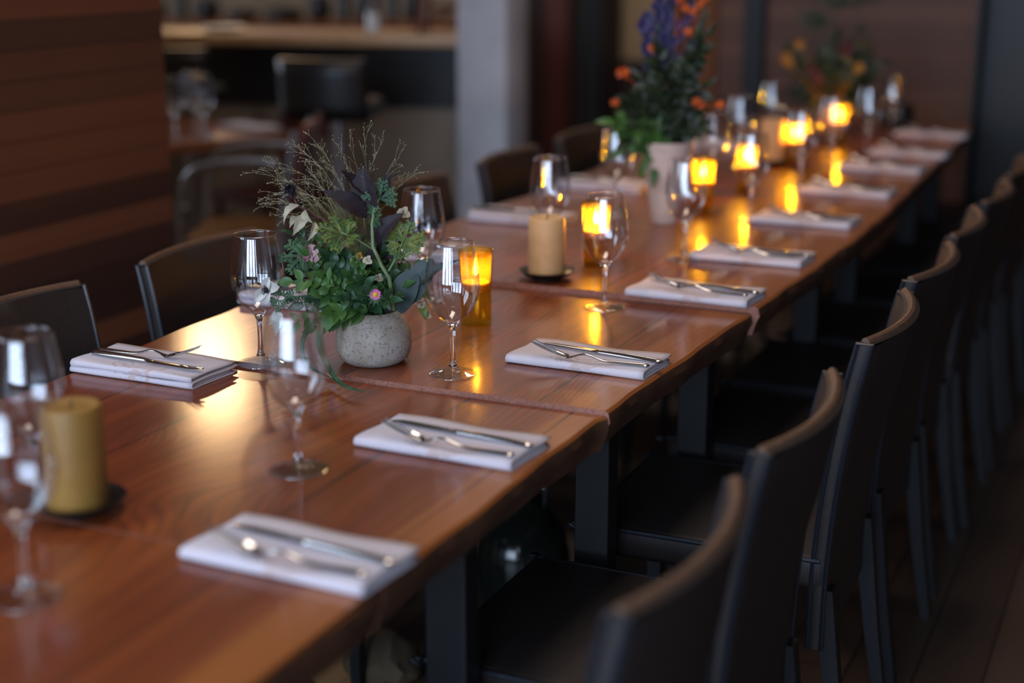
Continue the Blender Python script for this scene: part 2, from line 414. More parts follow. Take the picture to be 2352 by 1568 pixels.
# front wall behind the camera with tall windows, the narrow one added for light
g = G(); xs = sorted(FW); prev = -7.8
for x, wd in xs:
    g.box(prev, -3.4, 0, x-wd/2, -3.2, 3.9); g.box(x-wd/2, -3.4, 0, x+wd/2, -3.2, .62); g.box(x-wd/2, -3.4, 2.88, x+wd/2, -3.2, 3.9); prev = x+wd/2
g.box(prev, -3.4, 0, 2.7, -3.2, 3.9); struct('wall_front', g, M['plaster'])
for k, (x, wd) in enumerate(FW):
    g = G(); a, b, c, d = x-wd/2, x+wd/2, .62, 2.88
    g.box(a, -3.26, c, a+.03, -3.2, d); g.box(b-.03, -3.26, c, b, -3.2, d); g.box(a+.03, -3.26, c, b-.03, -3.2, c+.03); g.box(a+.03, -3.26, d-.03, b-.03, -3.2, d)
    g.box(x-.012, -3.25, c+.03, x+.012, -3.21, d-.03)
    struct('window_%d' % (k+1), g, M['frame'])
# outer left wall with the bar-room window
g = G(); g.box(-7.8, 2.9, 0, -7.6, 4.25, 3.9).box(-7.8, 6.95, 0, -7.6, 10, 3.9).box(-7.8, 4.25, 0, -7.6, 6.95, .95).box(-7.8, 4.25, 2.85, -7.6, 6.95, 3.9)
struct('wall_left', g, M['plaster'])
# wall behind the bar, with the high window the low sun comes through
g = G(); g.box(-7.6, 8.9, 0, -6.9, 9.05, 3.9).box(-6.9, 8.9, 0, -5.35, 9.05, 2.35).box(-6.9, 8.9, 3.85, -5.35, 9.05, 3.9).box(-5.35, 8.9, 0, -4.25, 9.05, 3.9)
struct('wall_back', g, M['plaster'])
g = G(); g.box(-4.25, 9.3, 0, -1.5, 9.42, .70); struct('baseboard_back', g, M['darkwall'])
g = G(); g.box(-4.25, 9.32, .70, -1.5, 9.45, 3.9); struct('wall_alcove', g, M['plasterlt'])
g = G(); g.box(-4.27, 9.05, 0, -3.44, 9.28, 3.9); struct('wall_recess', g, M['darkwall'])
struct('trim_1', G().box(-3.86, 8.98, 0, -3.70, 9.03, 3.9), M['redwood'])
struct('trim_2', G().box(-3.60, 8.93, 0, -3.45, 9.03, 3.9), M['steel'])
struct('trim_3', G().box(-2.98, 8.9, 0, -2.55, 9.25, 3.9), M['darkwall'])
struct('trim_4', G().box(-2.78, 8.80, 0, -2.66, 8.89, 3.9), M['tabwood'])
# boarded wall past the end of the table, its post and the steel column
struct('wall_end', G().box(-1.73, 6.5, 0, 2.4, 6.62, 3.9), M['planks2'])
struct('trim_5', G().box(-1.82, 6.44, 0, -1.735, 6.62, 3.9), M['steel'])
struct('trim_6', G().box(-1.95, 6.5, 0, -1.83, 6.62, 3.9), M['planks2'])
g = G(); g.box(-.79, 6.05, 0, -.775, 6.45, 3.9).box(-.775, 6.24, 0, -.36, 6.26, 3.9).box(-.36, 6.05, 0, -.345, 6.45, 3.9)
o = g.obj('steel_column', M['steel'], smooth=False); tag(o, 'dark steel column standing at the far right end of the long table', 'column')
o = G().rbox(-2.685, 5.36, 0, -2.47, 5.58, 3.9, .008, 2, ).obj('concrete_pillar', M['concrete']); tag(o, 'square grey concrete pillar beside the end of the bar', 'pillar')

# ------------------------------------------------------------------ long table in segments
SEG = [0.64, 1.31, 1.975, 2.66, 3.29, 3.93, 4.57, 5.21, 5.85]
TLAB = ['nearest section of the long wooden table, cut by the bottom left edge of the picture',
        'second section of the long wooden table, holding the ochre pillar candle and two right-hand napkins',
        'third section of the wooden table carrying the speckled pot of flowers',
        'fourth wooden table section, with the tan pillar candle on its black saucer',
        'wooden table section under the tall white vase',
        'wooden table section carrying the farther tan pillar candle',
        'wooden table section holding the farthest lit amber tumbler',
        'last section of the long wooden table, nearest the boarded end wall']
def edge_r(y):
    b = -.752 if y < 1.97 else (-.744+(y-1.97)*.042 if y < 2.66 else (-.706+.03*math.sin((y-2.6)*1.6) if y < 4.3 else -.690-(y-4.3)*.035))
    return b+.0018*math.sin(y*17)+.001*math.sin(y*41+1)
def edge_l(y): return -1.63+.008*math.sin(y*7)+.004*math.sin(y*23)
LEGR = [1.13, 1.628, 2.158, 2.70, 3.625, 4.095, 5.035, 5.495]; LEGL = [1.13, 1.628, 2.158, 2.708, 3.60, 4.24, 4.81, 5.4]
for i in range(8):
    y0, y1 = SEG[i]+.0015, SEG[i+1]-.0015
    zt = ztop((y0+y1)/2); th = .056
    root = empty('wooden_table', (-1.19, (y0+y1)/2, 0), 0, TLAB[i], 'table', 'sections of the long dining table')
    n = 36; g = G(); ox, oy = -1.19, (y0+y1)/2
    rows = []
    for k in range(n+1):
        y = y0+(y1-y0)*k/n; er, el = edge_r(y), edge_l(y)
        sect = [(el+.002, zt-.003), (el+.006, zt)] + [(el+.006+(er-el-.012)*q/6, zt) for q in range(1, 6)] + [(er-.006, zt), (er-.001, zt-.004), (er+.002, zt-.018), (er-.004-.0015*math.sin(y*31), zt-.034), (er-.014-.003*math.sin(y*9), zt-th), (el+.016, zt-th), (el+.002, zt-.03)]
        rows.append([(x-ox, y-oy, z) for x, z in sect])
    m_ = len(rows[0]); v = [p for r_ in rows for p in r_]
    f = [(a*m_+b, (a+1)*m_+b, (a+1)*m_+(b+1) % m_, a*m_+(b+1) % m_) for a in range(n) for b in range(m_)]
    for fi in range(0): pass
    top = [q for q in f if (q[0] % m_) <= 7]; side = [q for q in f if (q[0] % m_) > 7]
    g.add(v, top, mi=0); g.add(v, side, mi=2); g.add(rows[0], [tuple(range(m_))], mi=1); g.add(rows[-1], [tuple(range(m_))], mi=1)
    g.obj('tabletop', None, root, mats=[M['wood'], M['endgrain'], M['edge']], auto=35)
    for sx, ly in ((1, LEGR[i]), (-1, LEGL[i])):
        lx = .36*sx; ly -= oy
        G().rbox(lx-.030, ly-.022, .010, lx+.030, ly+.022, zt-th-.0065, .002, 1).obj('leg', M['steel'], root)
        G().box(lx-.05, ly-.034, zt-th-.006, lx+.05, ly+.034, zt-th).obj('leg_plate', M['steel'], root, smooth=False)
        G().box(lx-.06, ly-.034, 0, lx+.06, ly+.034, .010).obj('foot_plate', M['steel'], root, smooth=False)

# ------------------------------------------------------------------ leather chairs
def make_chair(name, loc, rz, label, group):
    """faces local -x; the back stands at +x"""
    t = empty(name, loc, rz, label, 'chair', group)
    W = .192
    # seat: slightly domed top over a straight skirt
    G().rbox(-.225, -W-.005, .405, .20, W+.005, .462, .012, 3).obj('seat', M['leather'], t)
    g = G()
    g.tube(chain([Vector(p) for p in ((.19, -W-.004, .457), (-.21, -W-.004, .457), (-.224, -W+.01, .457), (-.224, W-.01, .457), (-.21, W+.004, .457), (.19, W+.004, .457))], 4), .0045, 6)
    g.obj('seat_piping', M['piping'], t)
    # back: leather sheet, curved in plan, raked, thickness .026
    def prof(z):
        q = max(0, (z-.40)/.43)
        return .188+.012*q+.040*q**2.2
    def bx(u, z): return prof(z)+.036*(1-(2*u-1)**2)*min(1, max(0, (z-.40)/.30))
    H0, H1 = .30, .83
    def surf(off):
        return lambda a, b: (bx(a, H0+(H1-H0)*b)+off, -W+2*W*a, H0+(H1-H0)*b-(.0 if b < .98 else .004*(abs(2*a-1)**4)))
    g = G(); nu, nv = 14, 12
    g.grid(surf(-.013), nu, nv); g.grid(surf(.013), nu, nv)
    for e in (0, 1):
        g.grid(lambda a, b, e=e: (bx(e, H0+(H1-H0)*b)-.013+.026*a, (-W if e == 0 else W)+(1 if e else -1)*.004*math.sin(PI*a), H0+(H1-H0)*b), 4, nv)
        g.grid(lambda a, b, e=e: (bx(b, (H0 if e == 0 else H1))-.013+.026*a, -W+2*W*b, (H0 if e == 0 else H1)+(.004 if e else -.001)*math.sin(PI*a)), 4, nu)
    g.obj('backrest', M['leather'], t, auto=60)
    for s in (0, 1):
        y = -W-.003 if s == 0 else W+.003
        zz = [H0+(H1-H0)*k/14 for k in range(15)]
        G().tube([(bx(s, z)-.0115, y, z) for z in zz]+[(bx(s, z)+.0115, y, z) for z in zz[::-1]], .0042, 6).obj('back_piping', M['piping'], t)
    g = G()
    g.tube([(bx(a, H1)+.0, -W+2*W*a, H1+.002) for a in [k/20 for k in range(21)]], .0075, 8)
    g.obj('top_welt', M['toplit'], t)
    for s in (-1, 1):
        y = s*(W-.018)
        def leg(pts, nm='leg'):
            g = G(); v = []
            for (x, z, h) in pts:
                v += [(x-h, y-h, z), (x+h, y-h, z), (x+h, y+h, z), (x-h, y+h, z)]
            f = [(k*4+a, k*4+(a+1) % 4, k*4+4+(a+1) % 4, k*4+4+a) for k in range(len(pts)-1) for a in range(4)]
            f += [(3, 2, 1, 0), tuple(len(v)-4+a for a in range(4))]
            g.add(v, f); return g.obj(nm, M['steel'], t, smooth=False)
        leg([(.255, 0, .010), (.225, .18, .013), (.196, .405, .016)])
        leg([(-.205, 0, .010), (-.205, .405, .016)])
    return t
RY = [1.38, 1.875, 2.44, 2.935, 3.39, 3.86, 4.33, 4.80, 5.27, 5.72]
RL = ['nearest dark leather chair on the right side, its back cut by the frame bottom',
      'second dark leather chair on the right, blue light down its whole back edge',
      'third dark leather chair from the front on the right side of the table',
      'fourth dark leather chair from the front on the right side of the table',
      'fifth leather chair from the front along the right side of the table',
      'sixth leather chair from the front along the right side of the table',
      'seventh leather chair from the front along the right side of the table',
      'eighth leather chair from the front along the right side of the table',
      'second to last leather chair on the right, close to the steel column',
      'last leather chair on the right, right by the steel column']
proto = make_chair('dining_chair', (-.672, RY[0], 0), 0, RL[0], 'leather chairs on the right side of the table')
for y, lb, jx, jr in zip(RY[1:], RL[1:], (0, .006, 0, -.004, .004, 0, .008, 0, .003), (.0, .02, -.03, .02, 0, .03, -.02, .02, 0)):
    dup(proto, (-.672+jx, y, 0), jr, lb)
LY = [1.88, 2.45, 3.335, 3.50, 3.96, 4.52, 5.1]
LL = ['leather chair at the left edge of the picture, against the boarded wall',
      'leather chair behind the empty glass left of the flower pot, blue edge on its back',
      'dark leather chair on the left side, behind the glass that rises beside the bouquet',
      'leather chair behind the glass above the flowers, in front of the concrete pillar',
      'leather chair back left of the centre glasses, standing before the concrete pillar',
      'leather chair behind the glasses beside the tall white vase',
      'farthest leather chair on the left, behind the tall vase of flowers']
for y, lb, jr in zip(LY, LL, (0, .0, -.02, .03, 0, .02, 0)):
    if y == 3.50: continue
    dup(proto, (-1.575, y, 0), PI+jr, lb, 'leather chairs on the left side of the table')

# ------------------------------------------------------------------ place settings
def make_napkin(loc, rz, label, group, thin):
    t = empty('napkin', loc, rz, label, 'napkin', group)
    # a folded stack: outer sheet wraps round the front fold (-y) and right-hand layers show at +x
    L, W = .122, .062
    def sheet(z0, z1, inset, sag):
        g = G(); n = 12; th = .0026
        path = []
        for k in range(9): path.append((W-inset-(2*W-inset-.008)*k/8, z1))
        for k in range(1, 7):
            a = PI*k/7; c = (z0+z1)/2; path.append((-W+.008-math.sin(a)*(z1-z0)/2, c+math.cos(a)*(z1-z0)/2))
        for k in range(9): path.append((-W+.008+(2*W-inset-.010)*k/8, z0))
        def fn(a, b):
            y, z = path[int(round(b*(len(path)-1)))]
            x = -L+inset*.4+(2*L-inset*.6)*a
            wv = .0012*math.sin(x*37+z*300+inset*50)+.0009*math.sin(y*60+x*20)
            return (x+.002*math.sin(y*30+inset*90), y, z+wv*(1 if z == z1 else .3)+sag*(abs(x)/L)**3)
        g.grid(fn, 20, len(path)-1); return g, th
    outs = ((.0016, .0130, .0, 0),) if thin else ((.0016, .0095, .0, 0), (.0125, .0205, .005, -.001))
    for (a, b, ins, sg) in outs:
        g, th = sheet(a, b, ins, sg); g.obj('folded_layer', M['napkin'], t, solid=th, auto=0)
    inn = ((.0040, .0062, .005, 0), (.0082, .0106, .008, 0)) if thin else ((.0043, .0068, .010, 0),)
    for q in inn:
        g, th = sheet(*q); g.obj('inner_layer', M['napkin'], t, solid=.0018, auto=0)
    return t
def knife_geo():
    g = G(); n = 40; L = .23      # handle toward +x, blade toward -x
    def sec(u):
        x = -L/2+L*u
        if u < .46:
            q = u/.46; yt = .0095*min(1, (q*5)**.5) ; yb = -.0055+.0*q; t = .0011
            c = .002*(1-q)
        else:
            q = (u-.46)/.54; yt = .0045+.0035*q**1.3; yb = -.0045-.0035*q**1.3; t = .0032+.0012*math.sin(PI*q); c = 0
            if q < .06: yt = yb = 0; yt, yb, t = .0045, -.0045, .0035
            if q > .95: s_ = math.sqrt(max(.02, 1-((q-.95)/.05)**2)); yt *= s_; yb *= s_; t *= s_
        return x, yt, yb, t
    v = []; f = []; k = 10
    for i in range(n+1):
        x, yt, yb, t = sec(i/n); cy = (yt+yb)/2; h = (yt-yb)/2
        for a in range(k):
            th = 2*PI*a/k; v.append((x, cy+h*math.cos(th), .0045+t*math.sin(th)))
    f = [(i*k+a, (i+1)*k+a, (i+1)*k+(a+1) % k, i*k+(a+1) % k) for i in range(n) for a in range(k)]
    f += [tuple(range(k)), tuple(n*k+a for a in range(k))]
    return g.add(v, f)
def fork_geo():
    g = G(); L = .205; n = 30; k = 10; v = []
    # spine: handle end +x, tines end -x and raised (tines up)
    def zc(u):   # u 0 at tine root .. 1 handle end
        return .0035+.010*math.exp(-((u-.22)/.16)**2)+.001*u
    for i in range(n+1):
        u = i/n; x = -.045+(.155)*u
        hw = (.0030+.006*max(0, 1-u/.12)**1.2) if u < .12 else .0028+.0052*max(0, (u-.3)/.7)**1.2
        t = .0016+.0012*u
        if u > .96: s_ = math.sqrt(max(.02, 1-((u-.96)/.04)**2)); hw *= s_; t *= s_
        for a in range(k):
            th = 2*PI*a/k; v.append((x, hw*math.cos(th), zc(u)+t*math.sin(th)))
    f = [(i*k+a, (i+1)*k+a, (i+1)*k+(a+1) % k, i*k+(a+1) % k) for i in range(n) for a in range(k)]
    f += [tuple(range(k)), tuple(n*k+a for a in range(k))]
    g.add(v, f)
    # palm and tines sweeping up
    def pz(s): return .0045+.024*s**1.35
    g.grid(lambda a, b: (-.045-.024*a+.002, (-.0095+.019*b)*(.55+.45*min(1, a*2.2)), pz(a*.36)+.0028*(2*b-1)**2), 8, 8)
    g.grid(lambda a, b: (-.045-.024*a+.002, (-.0095+.019*b)*(.55+.45*min(1, a*2.2)), pz(a*.36)+.0028*(2*b-1)**2+.0018), 8, 8)
    for j in range(4):
        y = (-1.5+j)*.0056
        g.tube([(-.067-.046*s, y*(1-.06*s), pz(.36+.64*s)+.0009+.0028*(y/.0095)**2) for s in [q/8 for q in range(9)]], [.0014]*6+[.0013, .0011, .0006], 6)
    return g
KN = knife_geo().obj('knife', M['silver']); FK = fork_geo().obj('fork', M['silver']); FK.scale = (.9, .95, .9)
tag(KN, 'x', 'knife'); tag(FK, 'x', 'fork')
_first = [True, True]; NAP = {}
def setting(x, y, rz, side, ident, cut=True, grp='napkins along the right side', dk=(0, .022, 0), df=(-.028, -.012, 0)):
    z = ztop(y)+.0004
    lb = 'white folded napkin '+ident
    if side not in NAP: NAP[side] = make_napkin((x, y, z), rz, lb, grp, side > 0)
    else: dup(NAP[side], (x, y, z), rz, lb, grp)
    if not cut: return
    c, s = math.cos(rz), math.sin(rz)
    def put(o, i, d, nm):
        d = (d[0]+(.014 if i else .005)*side, d[1]-(.004 if side > 0 else 0), d[2])
        px = x+c*d[0]-s*d[1]; py = y+s*d[0]+c*d[1]
        rot = rz+d[2]+(PI if side < 0 else 0)
        if _first[i]: q = o; _first[i] = False
        else: q = o.copy(); COL.objects.link(q)
        q.location = (px, py, z+(.0145 if side > 0 else .0222)); q.rotation_euler = (0, 0, rot); q['label'] = 'steel %s on napkin %s' % (nm, ident)
        q['group'] = ('knives' if i == 0 else 'forks')+' on the napkins'
    put(KN, 0, dk, 'knife'); put(FK, 1, df, 'fork')
A = -.10
setting(-0.873, 1.33, -0.02, 1, 'at the near right, nearest to the camera', dk=(.006, .012, -.08), df=(.000, -.038, .04))
setting(-0.892, 1.755, -0.02, 1, 'second from the front on the right', dk=(.005, .014, -.07), df=(.004, -.040, .03))
setting(-0.867, 2.208, -0.02, 1, 'in sharp focus on the right, third from the front', dk=(.014, .012, -.11), df=(.008, -.038, .10))
setting(-0.838, 2.7, -0.02, 1, 'fourth from the front on the right', dk=(.008, .014, -.10), df=(.000, -.022, .0))
setting(-0.832, 3.085, 0, 1, 'fifth from the front on the right', dk=(.008, .014, -.12), df=(.000, -.022, -.02))
setting(-0.832, 3.565, 0, 1, 'sixth from the front on the right', dk=(.008, .014, -.12), df=(.000, -.022, -.02))
setting(-0.832, 4.05, 0, 1, 'seventh from the front on the right', dk=(.008, .014, -.12), df=(.000, -.022, -.02))
setting(-0.832, 4.53, 0, 1, 'eighth from the front on the right', dk=(.008, .014, -.12), df=(.000, -.022, -.02))
setting(-0.815, 4.9, 0, 1, 'second farthest on the right', dk=(.008, .014, -.12), df=(.000, -.022, -.02))
setting(-0.83, 5.44, 0, 1, 'farthest on the right, by the end wall', dk=(.008, .014, -.12), df=(.000, -.022, -.02))
GL = 'napkins along the left side'
setting(-1.508, 1.886, .0, -1, 'at the left, beside the glass next to the flower pot', grp=GL, dk=(.008, -.022, -.05), df=(-.002, .008, .04))
setting(-1.515, 2.375, .0, -1, 'half hidden behind the flowers in the speckled pot', grp=GL, dk=(-.01, -.02, 0), df=(.0, .01, .04))
setting(-1.487, 2.82, .0, -1, 'between the flower pot and the tan pillar candle', grp=GL, dk=(-.01, -.02, 0), df=(.0, .01, .04))
setting(-1.475, 3.30, .0, -1, 'behind the tan pillar candle on the left side', grp=GL, dk=(-.01, -.02, 0), df=(.0, .01, .04))
setting(-1.467, 3.85, .0, -1, 'left of the tall white vase', grp=GL, dk=(-.01, -.02, 0), df=(.0, .01, .04))
setting(-1.465, 4.80, .0, -1, 'farthest on the left, right of the tall white vase', grp=GL, dk=(-.01, -.02, 0), df=(.0, .01, .04))

# ------------------------------------------------------------------ wine glasses
def make_glass(loc, label):
    t = empty('wine_glass', loc, 0, label, 'wine glass', 'wine glasses on the long table')
    # bowl: thin wall, outer and inner skins
    P = [(.0125, .0895), (.020, .0945), (.029, .1035), (.0365, .1150), (.0415, .1280), (.0440, .1420), (.0440, .1530), (.0425, .1680), (.0402, .1850), (.0375, .2020), (.0350, .2180)]
    def interp(P, n):
        out = []
        for i in range(len(P)-1):
            p0 = P[max(i-1, 0)]; p1 = P[i]; p2 = P[i+1]; p3 = P[min(i+2, len(P)-1)]
            for k in range(n):
                s = k/n
                out.append(tuple(.5*((2*p1[a])+(-p0[a]+p2[a])*s+(2*p0[a]-5*p1[a]+4*p2[a]-p3[a])*s*s+(-p0[a]+3*p1[a]-3*p2[a]+p3[a])*s**3) for a in (0, 1)))
        return out+[P[-1]]
    Q = interp(P, 3)
    inner = [(max(r-.0011, .0), z+.0008) for r, z in Q]
    g = G().lathe(Q+[(.0345, .2186)]+inner[::-1], 56)
    g.obj('bowl', M['bowlglass'], t, auto=0)
    # thick base of the bowl, stem and foot: one body of crystal
    F_ = [(0, .0), (.030, .0), (.0385, .0006), (.0392, .0018), (.0380, .0030), (.030, .0042), (.020, .0062), (.012, .0095), (.0075, .0138), (0, .0138)]
    G().lathe(interp(F_[:-1], 3)+[F_[-1]], 48).obj('foot', M['footthin'], t, auto=0)
    B = [(0, .0140), (.0070, .0142), (.0048, .022), (.0040, .034), (.0038, .05), (.0042, .066), (.0056, .077), (.0085, .0845), (.0123, .0893)]
    B2 = [(.0115, .0902), (.0085, .0885), (.005, .0872), (0, .0868)]
    g = G().lathe(interp(B, 3)+B2, 40)
    g.obj('stem', M['footglass'], t, auto=0)
    g = G(); r0 = .03475
    g.tube([(r0*math.cos(2*PI*k/48), r0*math.sin(2*PI*k/48), .2186) for k in range(49)], .0006, 6, cap=False)
    g.obj('rim', M['footglass'], t, auto=0)
    return t
GLS = [(-1.085, 1.119, 'empty wine glass at the lower left, closest to the camera'),
       (-1.275, 1.351, 'blurred wine glass behind the ochre pillar candle at far left'),
       (-1.036, 1.584, 'blurred wine glass standing alone in front of the speckled pot'),
       (-1.36, 1.98, 'empty wine glass left of the speckled pot, white flower hanging before it'),
       (-1.041, 2.054, 'sharp wine glass right of the pot, in front of an amber tumbler'),
       (-1.326, 2.492, 'wine glass rising behind the right side of the bouquet'),
       (-.981, 2.578, 'wine glass in front of the bright second amber candle'),
       (-1.239, 2.917, 'wine glass behind the tan pillar candle'),
       (-.964, 3.012, 'wine glass standing in front of the tall white vase'),
       (-1.291, 3.466, 'wine glass left of the tall white vase'),
       (-.963, 3.529, 'wine glass in front of the fourth amber candle'),
       (-1.234, 4.375, 'wine glass just left of the far tan pillar candle'),
       (-.972, 4.065, 'wine glass in front of the fifth amber candle'),
       (-.98, 4.491, 'wine glass in front of the farthest amber candle'),
       (-1.266, 4.864, 'wine glass behind the far tan pillar candle'),
       (-.94, 4.827, 'wine glass to the right of the farthest amber candle'),
       (-.945, 5.261, 'farthest wine glass, in front of the small black pot'),
       (-1.175, 3.90, 'wine glass behind the third amber tumbler')]
wg = None
for x, y, lb in GLS:
    if wg is None: wg = make_glass((x, y, ztop(y)+.0003), lb)
    else: dup(wg, (x, y, ztop(y)+.0003), rnd.uniform(0, 6), lb)

# ------------------------------------------------------------------ amber tumblers with candles
def amber_wax():
    t = NT('glowing yellow wax cup')
    a = t.n('ShaderNodeBsdfTranslucent'); a.inputs[0].default_value = (1.0, .80, .26, 1)
    b = t.n('ShaderNodeBsdfTransparent'); b.inputs[0].default_value = (1.0, .90, .46, 1)
    c = t.n('ShaderNodeBsdfDiffuse'); c.inputs[0].default_value = (.9, .66, .14, 1)
    m1 = t.n('ShaderNodeMixShader'); m1.inputs[0].default_value = .87; t.l(a.outputs[0], m1.inputs[1]); t.l(b.outputs[0], m1.inputs[2])
    m2 = t.n('ShaderNodeMixShader'); m2.inputs[0].default_value = .05; t.l(m1.outputs[0], m2.inputs[1]); t.l(c.outputs[0], m2.inputs[2])
    t.l(m2.outputs[0], t.out.inputs[0]); return t.m
M['wax'] = amber_wax(); M['waxtop'] = plain('pale candle wax', (236, 206, 150), .5, 0, .05, 20, 0)
def make_votive(loc, label, fl='flame'):
    t = empty('candle_tumbler', loc, 0, label, 'candle', 'lit amber candle tumblers')
    o = [(0, 0), (.027, 0), (.0285, .002), (.0285, .05), (.0295, .09), (.0325, .137)]
    g = G().lathe(o+[(.0318, .1375)]+[(max(0, r-.0022), z+.006 if z < .01 else z) for r, z in o[::-1]], 40)
    g.obj('tumbler', M['amber'], t, auto=50)
    w_ = [(0, .060), (.024, .060), (.0262, .063), (.0272, .09), (.0295, .128), (.0285, .128), (.0262, .09), (.0252, .064), (.0, .062)]
    G().lathe(w_, 32).obj('lining', M['wax'], t, auto=50)
    G().lathe([(0, .0625), (.0245, .0625), (.0248, .078), (0, .077)], 24).obj('wax', M['waxtop'], t, auto=50)
    G().tube([(0, 0, .076), (.0005, 0, .083), (0, .0006, .092)], .0008, 6).obj('wick', M['wick'], t)
    f = [(0, .090), (.0028, .093), (.0042, .098), (.0038, .104), (.0022, .111), (.0008, .118), (0, .122)]
    G().lathe(f, 16).obj('flame', M[fl], t, auto=0)
    return t
VT = [(-1.154, 2.373, 'lit amber tumbler with candle behind the sharp wine glass, right of the pot'),
      (-1.118, 2.882, 'second lit amber tumbler, glowing behind a glass right of the tan pillar candle'),
      (-1.113, 3.617, 'third lit amber tumbler, just right of the tall white vase'),
      (-1.094, 3.952, 'fourth lit amber tumbler, flame seen through a glass beyond the tall vase'),
      (-1.102, 4.517, 'fifth lit amber tumbler, right of the far tan pillar candle'),
      (-1.09, 5.092, 'farthest lit amber tumbler, in front of the grey vase')]
vt = None
for x, y, lb in VT:
    z = ztop(y)+.0003
    if vt is None: make_votive((x, y, z), lb, 'flamelow'); vt = 0
    elif vt == 0: vt = make_votive((x, y, z), lb)
    else: dup(vt, (x, y, z), 0, lb)

# ------------------------------------------------------------------ pillar candles on black saucers
def pillar(x, y, mat, r, h, label, slabel):
    z = ztop(y)+.0003
    s = [(0, 0), (.030, 0), (.031, .003), (.048, .010), (.058, .0185), (.0590, .0195), (.057, .0195), (.046, .0125), (.032, .0075), (0, .0070)]
    o = G().lathe(s, 40, wob=lambda a, z: 1+.012*math.sin(3*a)).obj('saucer', M['black']); o.location = (x, y, z); tag(o, slabel, 'saucer', 'black saucers under the candles')
    t = empty('pillar_candle', (x, y, z+.0073), 0, label, 'candle', 'pillar candles')
    p = [(0, 0), (r-.001, 0), (r, .002), (r, h*.5), (r*.995, h-.006), (r-.002, h-.001), (r-.005, h), (r-.010, h-.003), (r-.018, h-.005), (0, h-.006)]
    G().lathe(p, 48, wob=lambda a, z: 1+.006*math.sin(2*a+z*30)+.004*math.sin(5*a)).obj('wax_body', mat, t)
    G().tube([(0, 0, h-.007), (.001, 0, h+.001), (.003, .001, h+.006)], .001, 6).obj('wick', M['wick'], t)
pillar(-1.203, 1.343, M['ochre'], .0375, .132, 'thick ochre pillar candle at the left, blurred, unlit', 'black saucer under the blurred ochre candle at left')
pillar(-1.163, 2.722, M['tan'], .0375, .121, 'unlit tan pillar candle right of the flower pot', 'black saucer under the tan candle right of the flower pot')
pillar(-1.167, 4.508, M['tan'], .040, .132, 'tan pillar candle far down the table between glasses', 'black saucer under the far tan pillar candle')

# ------------------------------------------------------------------ pots and bouquets
YAW = math.radians(24.5)
def leafs(g, base, tip, wid, n, bend=.12, fold=.3, shape=0, nu=8, nv=4, wav=0, tw=0):
    base = Vector(base); tip = Vector(tip); d = tip-base; L = d.length; dn = d.normalized()
    n = Vector(n); n = (n-dn*n.dot(dn))
    if n.length < 1e-4: n = dn.orthogonal()
    n.normalize(); sd = dn.cross(n)
    def wf(u):
        if shape == 0: return math.sin(PI*min(1, u)**.8)**.85*(1-.15*u)      # ovate
        if shape == 1: return math.sin(PI*u**.6)**1.1                        # lanceolate
        if shape == 2: return math.sin(PI*(.06+.94*u)**.9)**.45 if u < .999 else .02   # round
        return min(1, u*8)*(1-u**3)                                            # strap
    def fn(u, v):
        s = 2*v-1; wd = wid*.5*wf(u)
        if shape == 3: sdd = sd*math.cos(tw*u)+n*math.sin(tw*u)
        else: sdd = sd
        if wav: wd *= 1+wav*math.sin(u*38)*abs(s)
        return base+d*u+sdd*(wd*s)+n*(bend*L*math.sin(PI*u*.9)-bend*L*.6*u*u+fold*abs(s)*wd+(wav*.15*wid*math.sin(u*25+s*3)))
    g.grid(fn, nu, nv)
def rv(a=1): return Vector((rnd.uniform(-a, a), rnd.uniform(-a, a), rnd.uniform(-a, a)))
def spray(parent, name, mat, pts, ln, wd, n=9, nrm=(0, -.8, .6), stem=.0009, smat=None, pair=True, start=.25, term=True):
    g = G(); m = len(pts)-1
    def at(t):
        q = min(int(t*m), m-1); return Vector(pts[q]).lerp(Vector(pts[q+1]), t*m-q)
    g.tube(pts, [stem*(1-.5*i/m) for i in range(m+1)], 5)
    for k in range(n):
        t = start+(1-start)*k/(n); p = at(t); d = (at(min(1, t+.06))-at(max(0, t-.06))).normalized()
        nn = (Vector(nrm)+rv(.45)).normalized(); sd = d.cross(nn).normalized()
        for s in ((-1, 1) if pair else ((-1,) if k % 2 else (1,))):
            l = ln*rnd.uniform(.8, 1.1)*(1-.25*t); dr = (d*.55+sd*s+rv(.22)).normalized()
            leafs(g, p, p+dr*l, wd*rnd.uniform(.85, 1.1), nn+rv(.3), rnd.uniform(-.02, .16), .25, 0, 6, 4)
    if term:
        p = at(1); d = (at(1)-at(.9)).normalized(); leafs(g, p, p+(d+rv(.15)).normalized()*ln, wd, Vector(nrm)+rv(.3), .1, .25, 0, 6, 4)
    o = g.obj(name, mat, parent, auto=0); return o
